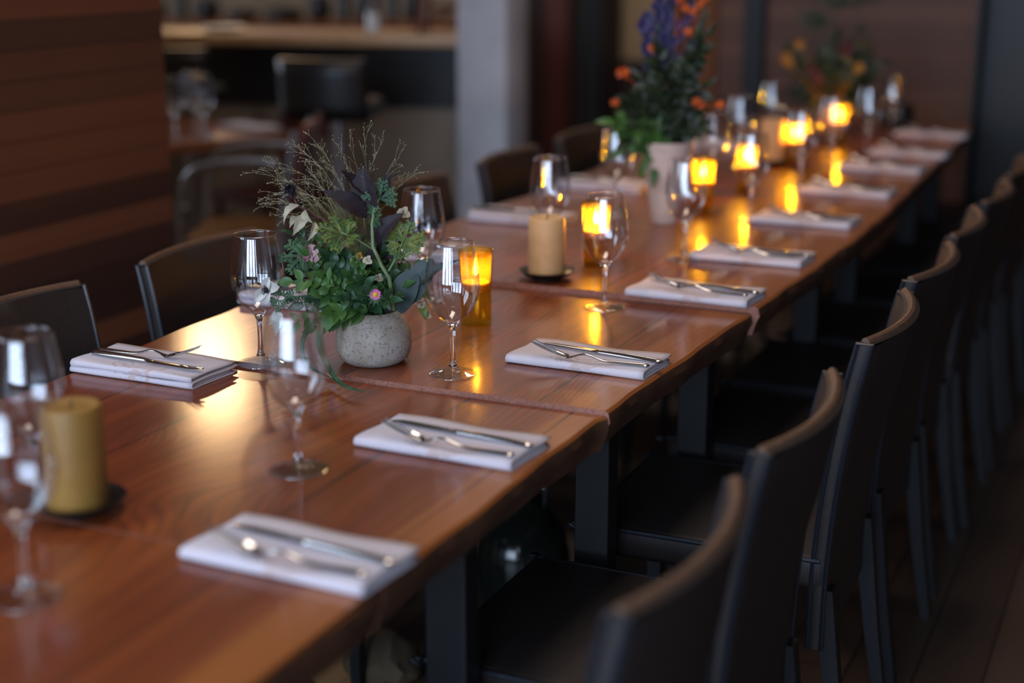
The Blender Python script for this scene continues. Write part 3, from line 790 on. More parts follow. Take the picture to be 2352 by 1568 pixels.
def lacy(parent, name, mat, base, R, up, nrm, stem_from=None, smat=None):
    """deeply cut scented-geranium leaf"""
    g = G(); base = Vector(base); up = Vector(up).normalized(); n = Vector(nrm).normalized(); sd = up.cross(n).normalized()
    for a in (-1.5, -.8, 0, .8, 1.5):
        l = R*(1-.22*abs(a)/1.75)*rnd.uniform(.85, 1.08); d = (up*math.cos(a)+sd*math.sin(a)+n*rnd.uniform(-.15, .2)).normalized()
        tip = base+d*l; leafs(g, base, tip, R*.15, n, .10, .35, 0, 8, 3, .12)
        s2 = d.cross(n).normalized()
        for t in (.36, .56, .76):
            for s in (-1, 1):
                b = base+d*l*t; q = (d*.75+s2*s*.8+n*rnd.uniform(-.1, .2)).normalized()
                ll = R*.36*(1.05-.5*abs(t-.5))*rnd.uniform(.8, 1.1); e = b+q*ll
                leafs(g, b, e, R*.11, n, .1, .3, 0, 5, 2, .1)
                for s3 in (-1, 1):
                    q2 = (q+q.cross(n)*s3*.8).normalized(); leafs(g, b+q*ll*.5, b+q*ll*.5+q2*ll*.45, R*.07, n, .05, .3, 0, 4, 2)
    return g.obj(name, mat, parent, auto=0)
def panicle(parent, name, mat, pts, nb, blen, up, seeds=True):
    g = G(); m = len(pts)-1
    def at(t):
        q = min(int(t*m), m-1); return Vector(pts[q]).lerp(Vector(pts[q+1]), t*m-q)
    g.tube(pts, [.00029*(1-.5*i/m) for i in range(m+1)], 4)
    for k in range(nb):
        t = .35+.65*(k+rnd.random())/nb; p = at(min(1, t)); d = (at(1)-at(.8)).normalized()
        dr = (d*1.1+rv(.55)+Vector(up)*.25).normalized(); L = blen*rnd.uniform(.5, 1.1)*(1.15-.5*t)
        e = p+dr*L; c = p+dr*L*.5+Vector((0, 0, L*.2)); br = bez(p, c, e, 5)
        g.tube(br, .00016, 3, cap=False)
        for j in range(3):
            tt = rnd.uniform(.3, .95); q = Vector(br[min(5, int(tt*5))]); e2 = q+(dr+rv(.8)).normalized()*L*rnd.uniform(.2, .42)
            g.tube([q, (q+e2)/2+rv(.0006), e2], .00013, 3, cap=False)
            if seeds: g.ball(e2, .00062, 5, 4, (1, 1, 1.3))
        if seeds: g.ball(e, .0008, 5, 4, (1, 1, 1.3))
    return g.obj(name, mat, parent, auto=0)

M['leafA'] = leaf_mat('mid green leaf', (54, 92, 40), (80, 120, 54))
M['leafB'] = leaf_mat('deep green leaf', (36, 68, 38), (54, 92, 54), .2)
M['leafC'] = leaf_mat('yellow green leaf', (66, 98, 46), (126, 136, 60), .3, .5, 60)
M['leafD'] = leaf_mat('soft sage green leaf', (54, 86, 58), (82, 114, 76), .25, .6, 50)
M['purple'] = leaf_mat('dark purple leaf', (31, 20, 25), (46, 33, 42), .12, .65, 40)
M['euc'] = leaf_mat('blue grey eucalyptus leaf', (40, 54, 52), (54, 72, 68), .12, .55)
M['straw'] = leaf_mat('pale straw grass', (166, 160, 122), (206, 202, 164), .3, .6)
M['fluff'] = leaf_mat('olive seed head', (118, 112, 58), (150, 142, 82), .3, .7)
M['cream'] = leaf_mat('cream petal', (160, 152, 124), (206, 198, 172), .3, .6)
M['whitep'] = leaf_mat('white petal', (226, 226, 216), (240, 240, 234), .35, .5)
M['pinkp'] = leaf_mat('pale pink petal', (186, 140, 144), (222, 186, 188), .35, .6)
M['magenta'] = leaf_mat('magenta pink petal', (214, 96, 168), (240, 150, 205), .3, .5, 90)
M['yellow'] = plain('yellow flower disc', (206, 170, 40), .8, 0, .2, 400, .5)
M['darkfl'] = plain('near black flower', (24, 16, 28), .7, 0, .4, 200, .8)
M['stemg'] = leaf_mat('pale green stem', (112, 132, 84), (134, 150, 104), .1, .55)
M['stemr'] = plain('red brown stem', (92, 44, 48), .6, 0, .2, 60, .1)
M['bluef'] = leaf_mat('violet blue petal', (46, 42, 84), (62, 56, 104), .25, .5)
M['orange'] = leaf_mat('orange petal', (190, 78, 24), (220, 110, 34), .3, .5)
M['redf'] = leaf_mat('dark red petal', (80, 24, 22), (104, 34, 28), .25, .5)
M['gold'] = leaf_mat('golden yellow petal', (160, 108, 30), (184, 130, 44), .25, .5)
M['soil'] = plain('dark pot filling', (30, 26, 20), .95, 0, .3, 60, .5)

# speckled pot
PX, PY = -1.199, 2.073; PZ = ztop(PY)+.0003
pot = empty('flower_pot', (PX, PY, PZ), YAW, 'squat speckled grey stoneware pot holding the leafy bouquet', 'vase')
pp = [(0, 0), (.0445, 0), (.0485, .0015), (.0575, .009), (.0622, .020), (.0636, .034), (.0622, .050), (.0575, .066), (.0500, .0805), (.0440, .0885), (.0425, .0885), (.0425, .083), (.052, .060), (.056, .04), (.05, .015), (0, .008)]
G().lathe(pp, 72, wob=lambda a, z: 1+.010*math.sin(a+.8)+.006*math.sin(3*a+z*20)).obj('pot_body', M['stone'], pot, auto=60)
G().lathe([(0, .070), (.046, .070), (.046, .066), (0, .066)], 24).obj('filling', M['soil'], pot)

bq = empty('bouquet', (PX, PY, PZ), YAW, 'leafy bouquet of purple leaves, misty grass and small flowers in the speckled pot', 'flowers')
K = .000718
def b(x, y, d=0.):
    """offsets from the foot of the pot: x right, up, d away from the viewer"""
    return Vector(((x-858)*K, d, (828-y)*K/.966-d*.268))
O = lambda d=0.: Vector((rnd.uniform(-.02, .02), d, .075))
# leafy undergrowth: sprays of small green leaves
sp_list = [((738, 748), -.045, 'leafA'), ((668, 745), -.02, 'leafA'), ((700, 610), -.01, 'leafB'), ((720, 655), -.05, 'leafB'), ((760, 640), -.06, 'leafA'), ((805, 690), -.07, 'leafB'),
           ((790, 585), -.02, 'leafB'), ((835, 610), -.04, 'leafA'), ((905, 620), -.02, 'leafB'), ((880, 560), .02, 'leafB'), ((930, 660), -.03, 'leafA'), ((745, 560), .02, 'leafA'),
           ((850, 655), -.075, 'leafB'), ((700, 700), .01, 'leafB'), ((780, 720), -.075, 'leafA'), ((905, 690), -.06, 'leafB'), ((815, 540), .03, 'leafB'), ((950, 610), .04, 'leafA'),
           ((770, 600), -.045, 'leafB'), ((820, 640), -.06, 'leafA'), ((735, 610), .03, 'leafB'), ((870, 620), .0, 'leafA'), ((800, 650), -.02, 'leafB'), ((885, 670), -.04, 'leafA'),
           ((840, 585), .05, 'leafA'), ((760, 680), -.055, 'leafA'), ((915, 570), .05, 'leafB'), ((720, 590), -.02, 'leafA')]
for (p, d, m_) in sp_list:
    t_ = b(p[0], p[1], d); o_ = O(d*.4); mid = o_.lerp(t_, .5)+Vector((0, 0, .022))
    spray(bq, 'leaf_spray', M[m_], bez(o_, mid, t_, 7), rnd.uniform(.023, .032), rnd.uniform(.0125, .0170), 6, (rnd.uniform(-.3, .3), -.8, .5), start=.35)
# the two long pinnate sprays reaching left
spray(bq, 'leaf_spray', M['leafA'], bez(b(800, 690, -.05), b(750, 635, -.06), b(690, 648, -.055), 8), .029, .016, 4, (0, -.9, .45), start=.3)
spray(bq, 'leaf_spray', M['leafB'], bez(b(800, 620, -.02), b(745, 560, -.03), b(690, 545, -.03), 8), .026, .010, 4, (0, -.7, .7), start=.3)
# big fresh leaf folding over the rim and the fringed one beside it
g = G(); leafs(g, b(800, 705, -.045), b(752, 772, -.085), .034, (-.3, -.9, .3), .22, .35, 0, 10, 6); leafs(g, b(830, 708, -.05), b(778, 745, -.075), .028, (0, -.8, .6), .2, .3, 0, 8, 4)
g.obj('drooping_leaf', M['leafA'], bq, auto=0)
# main pale stem of the geranium with its lacy leaves
g = G(); st = [b(912, 712, -.03), b(903, 640, -.04), b(885, 610, -.04), b(868, 570, -.04), b(867, 520, -.035), b(872, 490, -.03), b(886, 460, -.03)]
g.tube(st, [.0034, .0033, .0031, .0028, .0026, .0022, .0014], 10); g.tube([b(870, 578, -.04), b(835, 556, -.04), b(800, 540, -.045)], [.0018, .0015, .0011], 8)
g.tube([b(902, 625, -.04), b(925, 585, -.035), b(935, 555, -.03)], [.0019, .0016, .0011], 8); g.tube([b(915, 700, -.01), b(918, 620, -.005), b(912, 540, 0)], .0016, 6)
g.obj('stem', M['stemg'], bq, auto=0)
lacy(bq, 'geranium_leaf', M['leafD'], b(884, 466, -.03), .036, (.25, 0, 1), (-.1, -.9, .4))
lacy(bq, 'geranium_leaf', M['leafD'], b(868, 505, -.03), .026, (.3, -.3, .5), (.1, -.7, .7))
lacy(bq, 'geranium_leaf', M['leafC'], b(800, 545, -.045), .040, (-.9, 0, .35), (-.1, -.75, .65))
lacy(bq, 'geranium_leaf', M['leafC'], b(812, 548, -.05), .030, (.5, -.3, .5), (0, -.7, .7))
lacy(bq, 'geranium_leaf', M['leafC'], b(935, 560, -.03), .044, (.35, 0, .8), (-.1, -.85, .5))
lacy(bq, 'geranium_leaf', M['leafC'], b(930, 565, -.03), .030, (-.1, -.3, -.5), (0, -.85, .4))
lacy(bq, 'geranium_leaf', M['leafD'], b(705, 590, -.02), .040, (-1, 0, -.15), (0, -.8, .6))
lacy(bq, 'geranium_leaf', M['leafB'], b(840, 470, 0), .03, (-.2, .2, 1), (0, -.8, .5))
# dark purple leaves
g = G(); leafs(g, b(864, 500, -.02), b(846, 388, -.02), .050, (-.35, -.9, .2), .05, .5, 0, 14, 8, .10); g.obj('purple_leaf', M['purple'], bq, auto=0)
g = G(); leafs(g, b(862, 455, -.015), b(800, 404, -.03), .030, (.1, -.6, .8), -.05, .4, 0, 12, 6, .14); g.obj('purple_leaf', M['purple'], bq, auto=0)
g = G(); leafs(g, b(856, 505, -.03), b(760, 448, -.045), .036, (.1, -.75, .7), .10, .3, 0, 14, 8, .10); g.obj('purple_leaf', M['purple'], bq, auto=0)
g = G(); leafs(g, b(872, 560, -.02), b(936, 495, -.03), .034, (-.3, -.8, .5), .12, .4, 0, 14, 8, .08); g.obj('purple_leaf', M['purple'], bq, auto=0)
g = G(); leafs(g, b(884, 470, .02), b(905, 396, .02), .026, (-.4, -.9, .2), .05, .4, 0, 12, 6, .08); g.obj('purple_leaf', M['purple'], bq, auto=0)
g = G(); leafs(g, b(870, 640, .01), b(860, 560, .0), .036, (-.2, -.9, .3), .05, .3, 0, 10, 6, .06); leafs(g, b(880, 600, .02), b(905, 520, .03), .036, (.2, -.9, .3), .05, .3, 0, 10, 6, .06); g.obj('purple_leaf', M['purple'], bq, auto=0)
# eucalyptus at the right
for p0, p1, wd in (((915, 712), (962, 622), .048), ((940, 690), (1002, 596), .044)):
    g = G(); leafs(g, b(p0[0], p0[1], -.03), b(p1[0], p1[1], -.03), wd, (-.25, -.9, .3), .06, .15, 2, 12, 8); g.obj('eucalyptus_leaf', M['euc'], bq, auto=0)
g = G(); leafs(g, b(955, 662, -.03), b(1066, 597, -.045), .022, (-.1, -.6, .7), .08, .5, 1, 14, 6); g.obj('eucalyptus_leaf', M['euc'], bq, auto=0)
g = G(); g.tube([b(905, 700, -.02), b(935, 675, -.03), b(958, 660, -.03)], .0013, 6); g.obj('stem', M['stemr'], bq, auto=0)
# misty grass
gr = [((815, 560), (770, 400), (660, 398)), ((820, 560), (760, 410), (625, 462)), ((810, 570), (740, 420), (612, 408)), ((815, 560), (790, 400), (700, 350)), ((825, 560), (810, 420), (745, 345)),
      ((810, 570), (720, 450), (628, 475)), ((800, 575), (730, 480), (650, 500)), ((830, 550), (830, 430), (790, 345)), ((845, 540), (850, 430), (815, 340)),
      ((850, 530), (820, 470), (895, 330)), ((860, 520), (880, 400), (925, 365)), ((865, 520), (905, 440), (955, 408)), ((790, 580), (740, 470), (690, 440)), ((800, 570), (770, 450), (720, 400)),
      ((805, 570), (750, 455), (660, 430)), ((840, 540), (860, 420), (855, 335))]
for k, (p0, p1, p2) in enumerate(gr):
    d = rnd.uniform(-.03, .03); a_, c_, e_ = b(p0[0], p0[1], 0), b(p1[0], p1[1], d), b(p2[0], p2[1], d*1.4)
    panicle(bq, 'grass_panicle', M['straw'], bez(a_, c_, e_, 12), 12 if k not in (7, 8, 9, 10, 11, 15) else 6, .052, (-.5 if k < 9 else .1, 0, .2))
g = G()
for k in range(620):
    t = rnd.random(); q = b(rnd.gauss(800, 34), rnd.gauss(515, 26), rnd.uniform(-.03, .03)); o_ = b(835, 575, 0)
    dr = (q-o_).normalized(); g.tube([q, q+(dr+rv(.45)).normalized()*rnd.uniform(.006, .018)], .0002, 3, cap=False)
    if k % 3 == 0: g.ball(q+rv(.004), .0006, 4, 3)
for k in range(60): q = b(rnd.gauss(800, 30), rnd.gauss(510, 22), rnd.uniform(-.02, .02)); g.tube([b(840, 600, 0), q], .0002, 3, cap=False)
g.obj('seed_haze', M['fluff'], bq, auto=0)
# dark scabious on a red stem
g = G(); g.tube([b(810, 525, -.02), b(745, 505, -.03), b(700, 480, -.03), b(690, 452, -.03)], [.0013, .0012, .001, .0009], 6); g.obj('stem', M['stemr'], bq, auto=0)
g = G(); c = b(687, 446, -.03); g.ball(c, .0075, 12, 8)
for k in range(70):
    d = rv(1).normalized(); d = (d+Vector((-.2, -.2, .1))).normalized(); leafs(g, c+d*.006, c+d*rnd.uniform(.011, .017), .004, rv(1), .1, .2, 0, 3, 2)
g.obj('dark_scabious', M['darkfl'], bq, auto=0)
# pale twisting dried petals
for p0, p1, wd, nn in (((705, 478), (668, 522), .015, (-.6, -.7, .2)), ((718, 500), (688, 548), .018, (.2, -.8, .4)), ((715, 490), (735, 520), .014, (-.3, -.8, .1)), ((738, 515), (722, 560), .012, (.4, -.8, .1)), ((700, 505), (682, 530), .012, (0, -.7, .6))):
    g = G(); leafs(g, b(p0[0], p0[1], -.03), b(p1[0], p1[1], -.04), wd, nn, .25, .7, 1, 10, 6, .1); g.obj('dried_petal', M['cream'], bq, auto=0)
# rose at the back left
def blossom(nm, mat, c, r, nrm, petals=16, ctr=None, flat=.5):
    t_g = G(); nrm = Vector(nrm).normalized(); u_ = nrm.orthogonal().normalized(); v_ = nrm.cross(u_)
    for k in range(petals):
        a = k*2.399; q = (k+1)/petals; rad = r*math.sqrt(q)
        d = (u_*math.cos(a)+v_*math.sin(a)); t_ = c+d*rad+nrm*r*(.5-q*flat)
        leafs(t_g, c+d*rad*.15-nrm*r*.15, t_, r*.9*(.5+.5*q), nrm-d*.6, .25, .2, 2, 6, 5, .08)
    return t_g.obj(nm, mat, bq, auto=0)
blossom('rose', M['pinkp'], b(716, 590, -.008), .025, (-.4, -.8, .3), 18)
# white anemone hanging at the left, dark eye
g = G(); c = b(628, 667, -.05)
for a, l in ((.25, .022), (1.35, .022), (3.9, .027), (4.6, .024)):
    d = Vector((math.cos(a), -.15, math.sin(a))); leafs(g, c, c+d*l, .017, (-.5+.3*a*.3, -1, .3), .2, .4, 2, 6, 6, .2)
g.obj('anemone_petals', M['whitep'], bq, auto=0)
g = G(); g.ball(c+Vector((0, -.003, 0)), .0052, 10, 8)
for k in range(46):
    d = (rv(1)+Vector((0, -.6, 0))).normalized(); e = c+d*rnd.uniform(.007, .012); g.tube([c, e], .0003, 3, cap=False); g.ball(e, .0009, 5, 4)
g.obj('anemone_eye', M['darkfl'], bq, auto=0)
g = G(); g.tube([b(790, 660, -.04), b(720, 655, -.05), b(660, 668, -.05), b(632, 668, -.048)], .0011, 6); g.obj('stem', M['stemr'], bq, auto=0)
g = G(); leafs(g, b(652, 712, -.05), b(644, 772, -.055), .019, (.2, -1, 0), .1, .3, 1, 8, 5); leafs(g, b(655, 710, -.05), b(628, 748, -.05), .014, (.2, -1, 0), .1, .3, 1, 8, 5); g.obj('white_petal', M['whitep'], bq, auto=0)
lacy(bq, 'sepal_tuft', M['leafD'], b(655, 690, -.05), .020, (-.1, 0, -1), (0, -1, .1)); lacy(bq, 'sepal_tuft', M['leafB'], b(662, 680, -.045), .024, (.3, 0, .9), (0, -1, .1))
# green grass head arching down left
g = G(); sp_ = bez(b(800, 700, -.04), b(720, 672, -.055), b(668, 688, -.055), 14); g.tube(sp_, .0016, 6)
for k in range(360):
    t = rnd.uniform(.05, 1); p = Vector(sp_[int(t*14)])+rv(.002); g.tube([p, p+Vector((rnd.uniform(-.010, .012), rnd.uniform(-.006, .006), -rnd.uniform(.008, .028)*(1.1-.6*t)))], .00025, 3, cap=False)
g.obj('grass_head', M['leafD'], bq, auto=0)
# small pink daisy with yellow eye and leafy collar
c = b(877, 680, -.085); nd = Vector((.05, -.93, .36)).normalized(); g = G(); u_ = nd.orthogonal().normalized(); v_ = nd.cross(u_)
for k in range(40):
    a = 2*PI*k/40+rnd.uniform(-.05, .05); d = u_*math.cos(a)+v_*math.sin(a); leafs(g, c+d*.003, c+d*rnd.uniform(.0085, .0105)+nd*rnd.uniform(.000, .003), .0022, nd, .1, .2, 1, 4, 2)
dz = g.obj('daisy', M['magenta'], bq, auto=0)
g = G(); g.lathe([(0, .0022), (.0025, .0018), (.0042, .0003), (.0043, -.001), (0, -.002)], 16, Matrix.Translation(c+nd*.0016) @ nd.to_track_quat('Z', 'Y').to_matrix().to_4x4()); g.obj('daisy_eye', M['yellow'], dz, auto=0)
g = G(); g.tube([c, c+Vector((-.004, .012, -.012)), b(862, 715, -.045)], .0011, 6)
for k in range(12):
    a = 2*PI*k/12; d = u_*math.cos(a)+v_*math.sin(a); leafs(g, c-nd*.004, c-nd*.007+d*rnd.uniform(.012, .017)+Vector((0, 0, -.004)), .004, nd, .1, .2, 1, 5, 2)
g.obj('daisy_collar', M['leafD'], bq, auto=0)
# cream and yellow curled blossoms at the right and among the leaves
for (x, y, d, r, mm) in ((968, 682, -.02, .010, 'cream'), (985, 672, -.02, .011, 'cream'), (975, 700, -.025, .009, 'cream'), (985, 720, -.02, .010, 'cream'), (858, 602, -.06, .010, 'cream'), (830, 600, -.055, .010, 'leafC'), (880, 640, -.05, .009, 'cream'), (838, 592, -.05, .008, 'gold'), (935, 492, -.01, .013, 'cream')):
    blossom('curled_blossom', M[mm], b(x, y, d), r, (rnd.uniform(-.4, .4), -.8, rnd.uniform(-.2, .5)), 7)
g = G(); leafs(g, b(960, 665, -.02), b(1000, 690, -.03), .014, (0, -.9, .4), .2, .3, 1, 8, 4, .1); leafs(g, b(975, 700, -.02), b(984, 736, -.03), .014, (0, -.9, .4), .2, .3, 1, 8, 4, .1); g.obj('pale_leaf', M['leafC'], bq, auto=0)
# long strap leaves trailing down onto the table
def strap(nm, pts, wd, mat, tw):
    g = G(); pts = [Vector(p) for p in pts]; n = len(pts); v = []; up = Vector((0, -1, .4)).normalized()
    for i, p in enumerate(pts):
        t = (pts[min(i+1, n-1)]-pts[max(0, i-1)]).normalized(); s = t.cross(up).normalized(); q = t.cross(s); u = i/(n-1)
        a = tw*u; s2 = s*math.cos(a)+q*math.sin(a); w_ = wd*.5*min(1, .25+u*5)*(1-u**4*.95)
        for c_ in (-1, -.5, 0, .5, 1): v.append(p+s2*w_*c_+s2.cross(t)*abs(c_)*w_*.25)
    f = [(i*5+k, (i+1)*5+k, (i+1)*5+k+1, i*5+k+1) for i in range(n-1) for k in range(4)]
    g.add(v, f); return g.obj(nm, mat, bq, auto=0)
def tb(x, y, h=.003):
    # a point resting h above the table top, given its offset right and its place toward the viewer
    d = (828-y)*K/.268; d = (828-y)*K/.966/.268-h/.268; return Vector(((x-858)*K*(1+d/2.44), d, h))
strap('strap_leaf', chain([b(790, 705, -.04), b(757, 745, -.075), b(750, 785, -.085), b(762, 832, -.07), tb(792, 868, .006), tb(825, 884, .004), tb(868, 892, .003)]), .0125, M['leafD'], 1.0)
strap('strap_leaf', chain([b(775, 710, -.03), b(728, 750, -.07), b(712, 795, -.09), b(728, 838, -.10), tb(770, 862, .005), tb(800, 878, .004)]), .010, M['leafB'], 1.6)

# ---------------------------------------------------------------- tall white vase with delphiniums
VX, VY = -1.149, 3.431; VZ = ztop(VY)+.0003
o = G().lathe([(0, 0), (.032, 0), (.034, .002), (.040, .05), (.049, .11), (.058, .165), (.0645, .200), (.0625, .200), (.055, .15), (.045, .08), (0, .02)], 48).obj('tall_vase', M['whitevase'], auto=60)
o.location = (VX, VY, VZ); tag(o, 'tall tapering white ceramic vase halfway down the table', 'vase')
b2 = empty('tall_bouquet', (VX, VY, VZ), YAW, 'tall bouquet with violet delphiniums and orange blooms in the white vase', 'flowers')
K2 = 3.70/3400
def c2(x, y, d=0.): return Vector(((x-1528)*K2, d, (510-y)*K2/.966-d*.268))
M['leafE'] = leaf_mat('dark green foliage', (28, 40, 24), (44, 58, 32), .2)
M['leafF'] = leaf_mat('grey green foliage', (66, 78, 64), (84, 96, 80), .2)
for k in range(26):
    x, y = rnd.uniform(1425, 1625), rnd.uniform(120, 380)
    if y < 200: x = rnd.uniform(1480, 1610)
    d = rnd.uniform(-.07, .07); o_ = Vector((rnd.uniform(-.03, .03), rnd.uniform(-.03, .03), .185)); t_ = c2(x, y, d)
    spray(b2, 'leaf_spray', M['leafE'], bez(o_, o_.lerp(t_, .5)+Vector((0, 0, .05)), t_, 7), rnd.uniform(.04, .06), rnd.uniform(.015, .022), 9, (rnd.uniform(-.4, .4), -.8, .3), start=.2, stem=.0016)
for x, y in ((1430, 345), (1480, 375), (1500, 392), (1412, 300), (1455, 320)):
    spray(b2, 'leaf_spray', M['leafA'], bez(Vector((-.03, -.02, .19)), c2((x+1520)/2, 300, -.03), c2(x, y, -.04), 7), .055, .022, 6, (0, -.8, .4), start=.3, stem=.0016)
for x0, y0, y1 in ((1507, 150, -60), (1530, 200, -90), (1478, 175, 60), (1562, 160, -60)):
    base = Vector((0, 0, .19)); p1 = c2(x0, y0, 0); p2 = c2(x0-4, y1, 0); g = G(); g.tube([base, p1, p2], .002, 6)
    so_ = g.obj('stem', M['leafE'], b2, auto=0); g = G()
    nfl = int(abs(y0-y1)/11)
    for k in range(nfl):
        q = p1.lerp(p2, k/nfl)+Vector((rnd.uniform(-.014, .014), rnd.uniform(-.014, .014), 0))
        for a in range(5):
            d = Vector((math.cos(a*1.256), -.4, math.sin(a*1.256))).normalized(); leafs(g, q, q+d*.015, .013, (0, -1, .2), .1, .2, 2, 4, 3)
    g.obj('delphinium_spike', M['bluef'], so_, auto=0)
for cx, cy in ((1468, 92), (1475, 80)):
    g = G(); q = c2(cx, cy, -.02)
    for a in range(6): d = Vector((math.cos(a*1.05)*.6, -.3, math.sin(a*1.05))).normalized(); leafs(g, q, q+d*.022, .018, (0, -1, .2), .1, .2, 2, 4, 3)
    g.obj('violet_bloom', M['bluef'], b2, auto=0)
for cx, cy in ((1424, 192), (1408, 255), (1545, 45), (1556, 60), (1575, 62), (1590, 48), (1598, 42), (1540, 30), (1563, 108), (1485, 145), (1580, 190), (1595, 262), (1585, 255), (1640, 258), (1540, 90)):
    g = G(); q = c2(cx, cy, rnd.uniform(-.05, .0)); nn = Vector((rnd.uniform(-.4, .4), -.7, .5))
    big = 1.25 if cx == 1424 else .85
    for a in range(9): d = Vector((math.cos(a*.7), -.1, .55*math.sin(a*.7))).normalized(); leafs(g, q, q+d*.015*big, .009*big, nn, .15, .2, 1, 4, 3)
    g.tube([q, q.lerp(Vector((0, 0, .2)), .5)+Vector((0, .02, .03)), Vector((0, 0, .2))], .0009, 4); g.obj('orange_bloom', M['orange'], b2, auto=0)
for k in range(3):
    g = G(); p1 = Vector((.02, 0, .19)); p2 = c2(1603+k*6, 200-30*k, .02); p3 = c2(1597+k*5, -70, .02); pts = bez(p1, p2, p3, 12); g.tube(pts, .0012, 5)
    for q in pts[4:]:
        for j in range(10): g.ball(q+rv(.010), .0035, 5, 4)
    g.obj('grey_green_spike', M['leafF'], b2, auto=0)

# ---------------------------------------------------------------- far grey vase with autumn flowers
WX, WY = -1.15, 5.20; WZ = ztop(WY)+.0003
o = G().lathe([(0, 0), (.042, 0), (.05, .01), (.058, .05), (.055, .09), (.048, .115), (.045, .115), (.05, .08), (.05, .03), (0, .015)], 36).obj('grey_vase', M['greyvase'], auto=60)
o.location = (WX, WY, WZ); tag(o, 'rounded brown grey vase near the far end of the table', 'vase')
b3 = empty('far_bouquet', (WX, WY, WZ), YAW, 'dark bouquet with red and yellow flowers in the far grey vase', 'flowers')
K3 = 5.2/3400
def c3(x, y, d=0.): return Vector(((x-1888)*K3, d, (335-y)*K3/.966-d*.268))
for k in range(22):
    x, y = rnd.gauss(1890, 62), rnd.uniform(115, 235); x = max(1795, min(1985, x)); d = rnd.uniform(-.09, .09)
    o_ = Vector((rnd.uniform(-.02, .02), 0, .10)); t_ = c3(x, y, d)
    spray(b3, 'leaf_spray', M['leafE'], bez(o_, o_.lerp(t_, .5)+Vector((0, 0, .03)), t_, 6), rnd.uniform(.05, .07), rnd.uniform(.024, .032), 6, (rnd.uniform(-.4, .4), -.8, .3), start=.3, stem=.002)
for cx, cy in ((1835, 72), (1888, 38), (1945, 28), (1852, 80)):
    g = G(); q = c3(cx, cy, 0); g.tube([Vector((0, 0, .1)), c3((cx+1890)/2, 160, 0), q], .0022, 5)
    for j in range(80):
        e = q+Vector((rnd.gauss(0, .026), rnd.gauss(0, .02), rnd.gauss(0, .013))); g.ball(e, .0058, 5, 4)
    g.obj('umbel', M['leafF'], b3, auto=0)
def fl3(nm, mat, x, y, r):
    g = G(); q = c3(x, y, -.09)
    for k in range(14):
        a = k*2.4; rad = r*math.sqrt((k+1)/14); d = Vector((math.cos(a), 0, math.sin(a))); leafs(g, q, q+d*rad+Vector((0, -.3*r, 0)), r*.7, (0, -1, 0), .2, .2, 2, 5, 4)
    g.tube([q, Vector((0, 0, .1))], .0015, 4); g.obj(nm, mat, b3, auto=0)
for x, y, r in ((1905, 150, .030), (1830, 195, .026), (1845, 215, .024)): fl3('red_flower', M['redf'], x, y, r)
for x, y, r in ((1772, 170, .026), (1800, 140, .022), (1935, 190, .022), (1780, 180, .018)): fl3('yellow_flower', M['gold'], x, y, r)
o = G().lathe([(0, 0), (.045, 0), (.052, .01), (.056, .05), (.050, .088), (.046, .088), (.048, .05), (.042, .012), (0, .01)], 28).obj('small_pot', M['black'], auto=60)
o.location = (-.985, 5.62, .7703); tag(o, 'small black pot at the far end of the table', 'pot')


# ------------------------------------------------------------------ bar room behind the left wall
BA = math.radians(14)
bar = empty('bar_counter', (-2.80, 5.70, 0), BA, 'bar with pale oak top and dark front running behind the boarded wall', 'bar')
G().rbox(-3.6, -.02, 1.015, .10, .52, 1.058, .004, 2).obj('worktop', M['oak'], bar)
G().box(-3.6, .16, .0, .0, .46, .74, ).obj('front_panel', M['barfront'], bar, smooth=False)
G().box(-3.6, .14, .74, .0, .48, 1.013).obj('overhang_shade', M['black'], bar, smooth=False)  # black strip painted in for the shade below the counter overhang
g = G().tube([(-3.5, .06, .2), (-.1, .06, .2)], .018, 10)
for k in range(5): g.tube([(-3.4+.8*k, .06, .2), (-3.4+.8*k, .165, .2)], .01, 6)
g.obj('foot_rail', M['chrome'], bar)
for k in range(7): G().box(-3.5+.5*k-.006, .152, .02, -3.5+.5*k+.006, .158, .72).obj('panel_batten', M['darkwall'], bar, smooth=False)
def stool(x, y, rz, lb):
    t = empty('bar_stool', (x, y, 0), rz, lb, 'stool', 'bar stools')
    G().rbox(-.155, -.17, .79, .155, .15, .865, .03, 3).obj('seat', M['black'], t)
    g = G(); g.grid(lambda a, b: (-.165+.33*a, -.15-.05*(1-(2*a-1)**2)-.02*b, .80+.225*b), 12, 4); g.obj('backrest', M['black'], t, solid=.03)
    G().tube([(0, 0, .02), (0, 0, .79)], .030, 16).obj('pole', M['chrome'], t)
    G().lathe([(0, 0), (.20, 0), (.205, .008), (.19, .016), (.05, .03), (0, .035)], 32).obj('base', M['chrome'], t)
    G().tube([(.16*math.cos(a), .16*math.sin(a)-.02, .32) for a in [2*PI*k/24 for k in range(25)]], .009, 6).obj('foot_ring', M['chrome'], t)
stool(-2.965, 4.90, BA, 'black bar stool with grey pole in front of the bar, nearer the pillar')
stool(-3.86, 5.17, BA, 'black bar stool behind the side table, left of the other stool')
